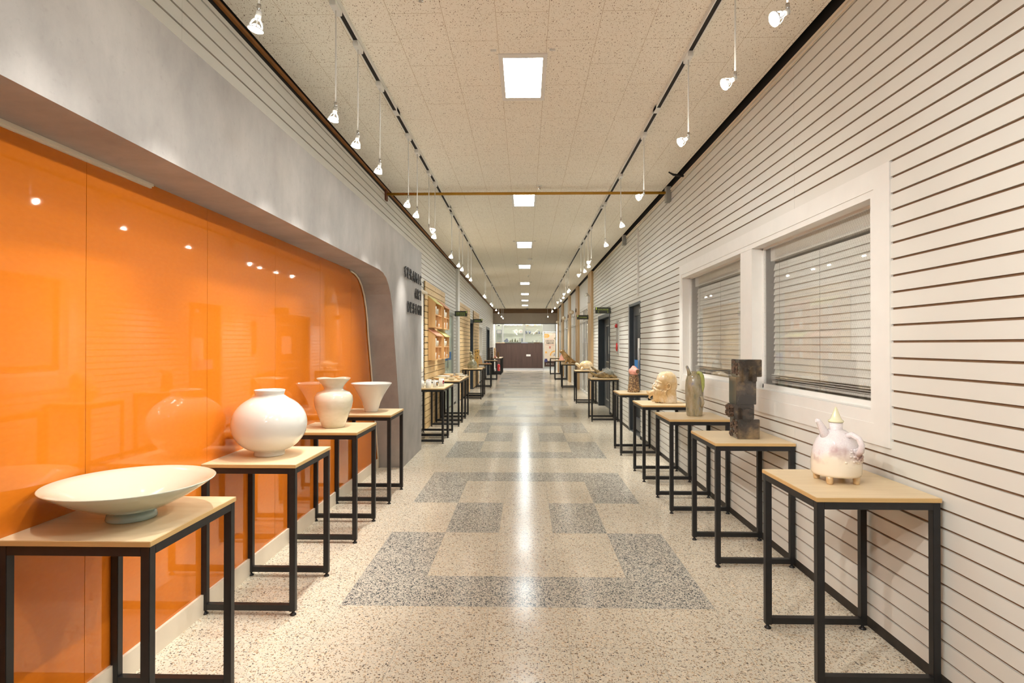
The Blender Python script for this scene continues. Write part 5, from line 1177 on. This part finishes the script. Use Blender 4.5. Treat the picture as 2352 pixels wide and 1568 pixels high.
for k, (px, h) in enumerate(((-.92, .12), (-.8, .2), (-.62, .22), (-.48, .12))): item(px, 'fig', b1, .1, h, 'greenfig', '%s of four mossy green figurines on the bottom shelf' % ['first', 'second', 'third', 'last'][k])
item(-.33, 'vase', b1, .1, .24, 'porc', 'white vase left of the central upright on the bottom shelf'); item(-.2, 'vase', b1, .08, .24, 'greyblue', 'slim blue-white vase touching the central upright on the bottom shelf')
item(-.57, 'plate', b2, .27, .27, 'porc', 'left one of two white plates with red flowers'); item(-.28, 'plate', b2, .27, .27, 'porc', 'right one of two white plates with red flowers')
for px in (-.55, -.26):
    mb = MB((px, 34.4, b2+.14)); mb.ell((px, 34.42, b2+.13), (.03, .006, .03)); tag(mb.build('red_flower', 'pink'), 'red flower painted relief on the %s white plate' % ('left' if px < -.4 else 'right'), 'decoration')
mb = MB((-1.6, 34.5, b2)); mb.box(-1.75, -1.45, 34.5, 34.52, b2, b2+.24, 0); mb.box(-1.73, -1.47, 34.495, 34.5, b2+.02, b2+.22, 1); tag(mb.build('framed_certificate', ['navy', 'paper']), 'framed certificate with a navy border on the middle shelf', 'picture frame', cg)
item(.07, 'bowl', b2, .17, .17, 'greyblue', 'left one of two grey-blue bowls on the middle shelf'); item(.27, 'bowl', b2, .17, .17, 'greyblue', 'right one of two grey-blue bowls on the middle shelf'); item(.44, 'plate', b2, .14, .14, 'porc', 'small round plate beside the grey-blue bowls')
item(.6, 'vase', b2, .07, .1, 'tanglaze', 'tan cup on the middle shelf, right bay'); item(.71, 'vase', b2, .07, .1, 'jar', 'dark brown cup on the middle shelf, right bay'); item(.84, 'vase', b2, .12, .16, 'greyblue', 'blue-white jar on the middle shelf, right bay'); item(.97, 'vase', b2, .07, .13, 'porc', 'white bottle at the right end of the middle shelf')
item(.44, 'bowl', b1, .12, .12, 'porc', 'white bowl left of two on the bottom shelf, right bay'); item(.68, 'bowl', b1, .13, .12, 'porc', 'white bowl right of two on the bottom shelf, right bay'); item(.85, 'vase', b1, .05, .08, 'porc', 'tiny white vase at the right of the bottom shelf')
for k, px in enumerate((-1.2, -.98, -.74, -.5, -.28)): item(px, 'bowl', b3, .18, .14, 'porc', '%s white bowl from the left on the top shelf, middle bay' % ords[k])
for k, px in enumerate((.12, .38, .62, .86)): item(px, 'bowl', b3, .2, .14, 'porc' if k % 2 else 'tanglaze', '%s bowl from the left on the top shelf, right bay' % ords[k])
item(-1.62, 'bowl', b3, .14, .06, 'ink', 'small dark bowl on the top shelf, far left bay')

# standing banner
t = thing('standing_banner', 'tall beige exhibition banner in a chrome frame at the corridor end', 'banner', (1.34, 30.8, 0)); O = t.location.copy(); x0, x1 = .99, 1.69; yb = 30.8
mb = MB(O)
for xx in (x0, x1): mb.tube([(xx, yb, .0), (xx, yb, 2.1)], .012, 10)
mb.tube([(x0, yb, 2.09), (x1, yb, 2.09)], .012, 10); mb.tube([(x0, yb-.2, .012), (x0, yb+.2, .012)], .012, 8); mb.tube([(x1, yb-.2, .012), (x1, yb+.2, .012)], .012, 8); mb.build('chrome_frame', 'chrome', t)
mb = MB(O); mb.box(x0+.05, x1-.05, yb-.003, yb+.003, .50, 2.03); mb.build('printed_sheet', 'poster', t)
mb = MB(O); mb.box(x0+.05, x1-.05, yb-.003, yb+.003, .20, .50); mb.box(x0+.05, x1-.05, yb-.0045, yb-.003, .49, .51); mb.build('brown_footer', 'brownp', t)
def ring(cx_, cz, r0, r1, a0, a1, m_, nm):
    mb = MB(O); n = 20
    for k in range(n):
        q = [math.radians(a0+(a1-a0)*j/n) for j in (k, k+1)]
        mb.quad([(cx_+r0*math.cos(q[0]), yb-.005, cz+r0*math.sin(q[0])), (cx_+r1*math.cos(q[0]), yb-.005, cz+r1*math.sin(q[0])), (cx_+r1*math.cos(q[1]), yb-.005, cz+r1*math.sin(q[1])), (cx_+r0*math.cos(q[1]), yb-.005, cz+r0*math.sin(q[1]))])
    mb.build(nm, m_, t)
ring(1.22, 1.88, .022, .09, -90, 90, 'amber', 'printed_shape'); mb = MB(O); mb.box(x0+.05, 1.22, yb-.006, yb-.004, 1.902, 1.97); mb.box(x0+.05, 1.22, yb-.006, yb-.004, 1.79, 1.858); mb.build('printed_shape', 'amber', t)
ring(1.38, 2.03, .0, .12, 180, 360, 'cream', 'printed_shape'); ring(1.63, 1.74, .02, .055, 60, 300, 'mossgrey', 'printed_shape')
ring(1.62, .80, .22, .28, 90, 180, 'amber', 'printed_shape')
mb = MB(O); mb.box(1.09, 1.18, yb-.006, yb-.004, .93, 1.03); mb.build('printed_shape', 'amber', t)
mb = MB(O); mb.prism([(1.29, 1.3), (1.40, 1.3), (1.355, 1.25), (1.40, 1.2), (1.29, 1.2), (1.335, 1.25)], 'Y', yb-.006, yb-.004); mb.build('printed_emblem', 'red', t)
mb = MB(O); mb.prism([(1.53, .8), (1.63, .8), (1.59, .95)], 'Y', yb-.006, yb-.004); mb.build('printed_cone', 'greyblue', t)
mb = MB(O); mb.prism([(1.13+.09*math.cos(k*PI/10)*(1. if k not in (4, 5, 6) else .8), .53+.085*math.sin(k*PI/10)) for k in range(20)], 'Y', yb-.007, yb-.005); mb.box(1.06, 1.20, yb-.007, yb-.005, .60, .635); mb.build('printed_jar', 'navy', t)
fit_text('title_text', '도예디자인과', 'ink', t, (0, -.006, 1.60), .48, .078, 'y', .002, .02); fit_text('title_text', '작품전시회', 'ink', t, (0, -.006, 1.485), .40, .078, 'y', .002, .02)
fit_text('script_text', 'Ceramic Art Design', 'red', t, (0, -.006, 1.39), .46, .045, 'y', .002); fit_text('small_text', '도예디자인과 작품전', 'red', t, (0, -.006, 1.675), .34, .026, 'y', .002)
fit_text('footer_text', '한국도예고', 'paper', t, (0, -.006, .345), .42, .055, 'y', .002)

# ------------------------------------------------------------------ world, camera, view
W = bpy.data.worlds.new('World'); SC.world = W; W.use_nodes = True
W.node_tree.nodes['Background'].inputs[0].default_value = (1, .93, .85, 1); W.node_tree.nodes['Background'].inputs[1].default_value = .02
F = 1295.
cam = bpy.data.cameras.new('camera'); co = bpy.data.objects.new('camera', cam); COL.objects.link(co); SC.camera = co
cam.sensor_width = 36.; cam.lens = 36.*F/2352; cam.clip_end = 100.; cam.clip_start = .02
co.location = (0, 0, 1.40); co.rotation_euler = (PI/2+math.atan(7.3/F), 0, math.atan(30.5/F))
SC.view_settings.view_transform = 'Standard'; SC.view_settings.look = 'None'; SC.view_settings.gamma = 1; SC.view_settings.use_curve_mapping = False
SC.view_settings.exposure = .82
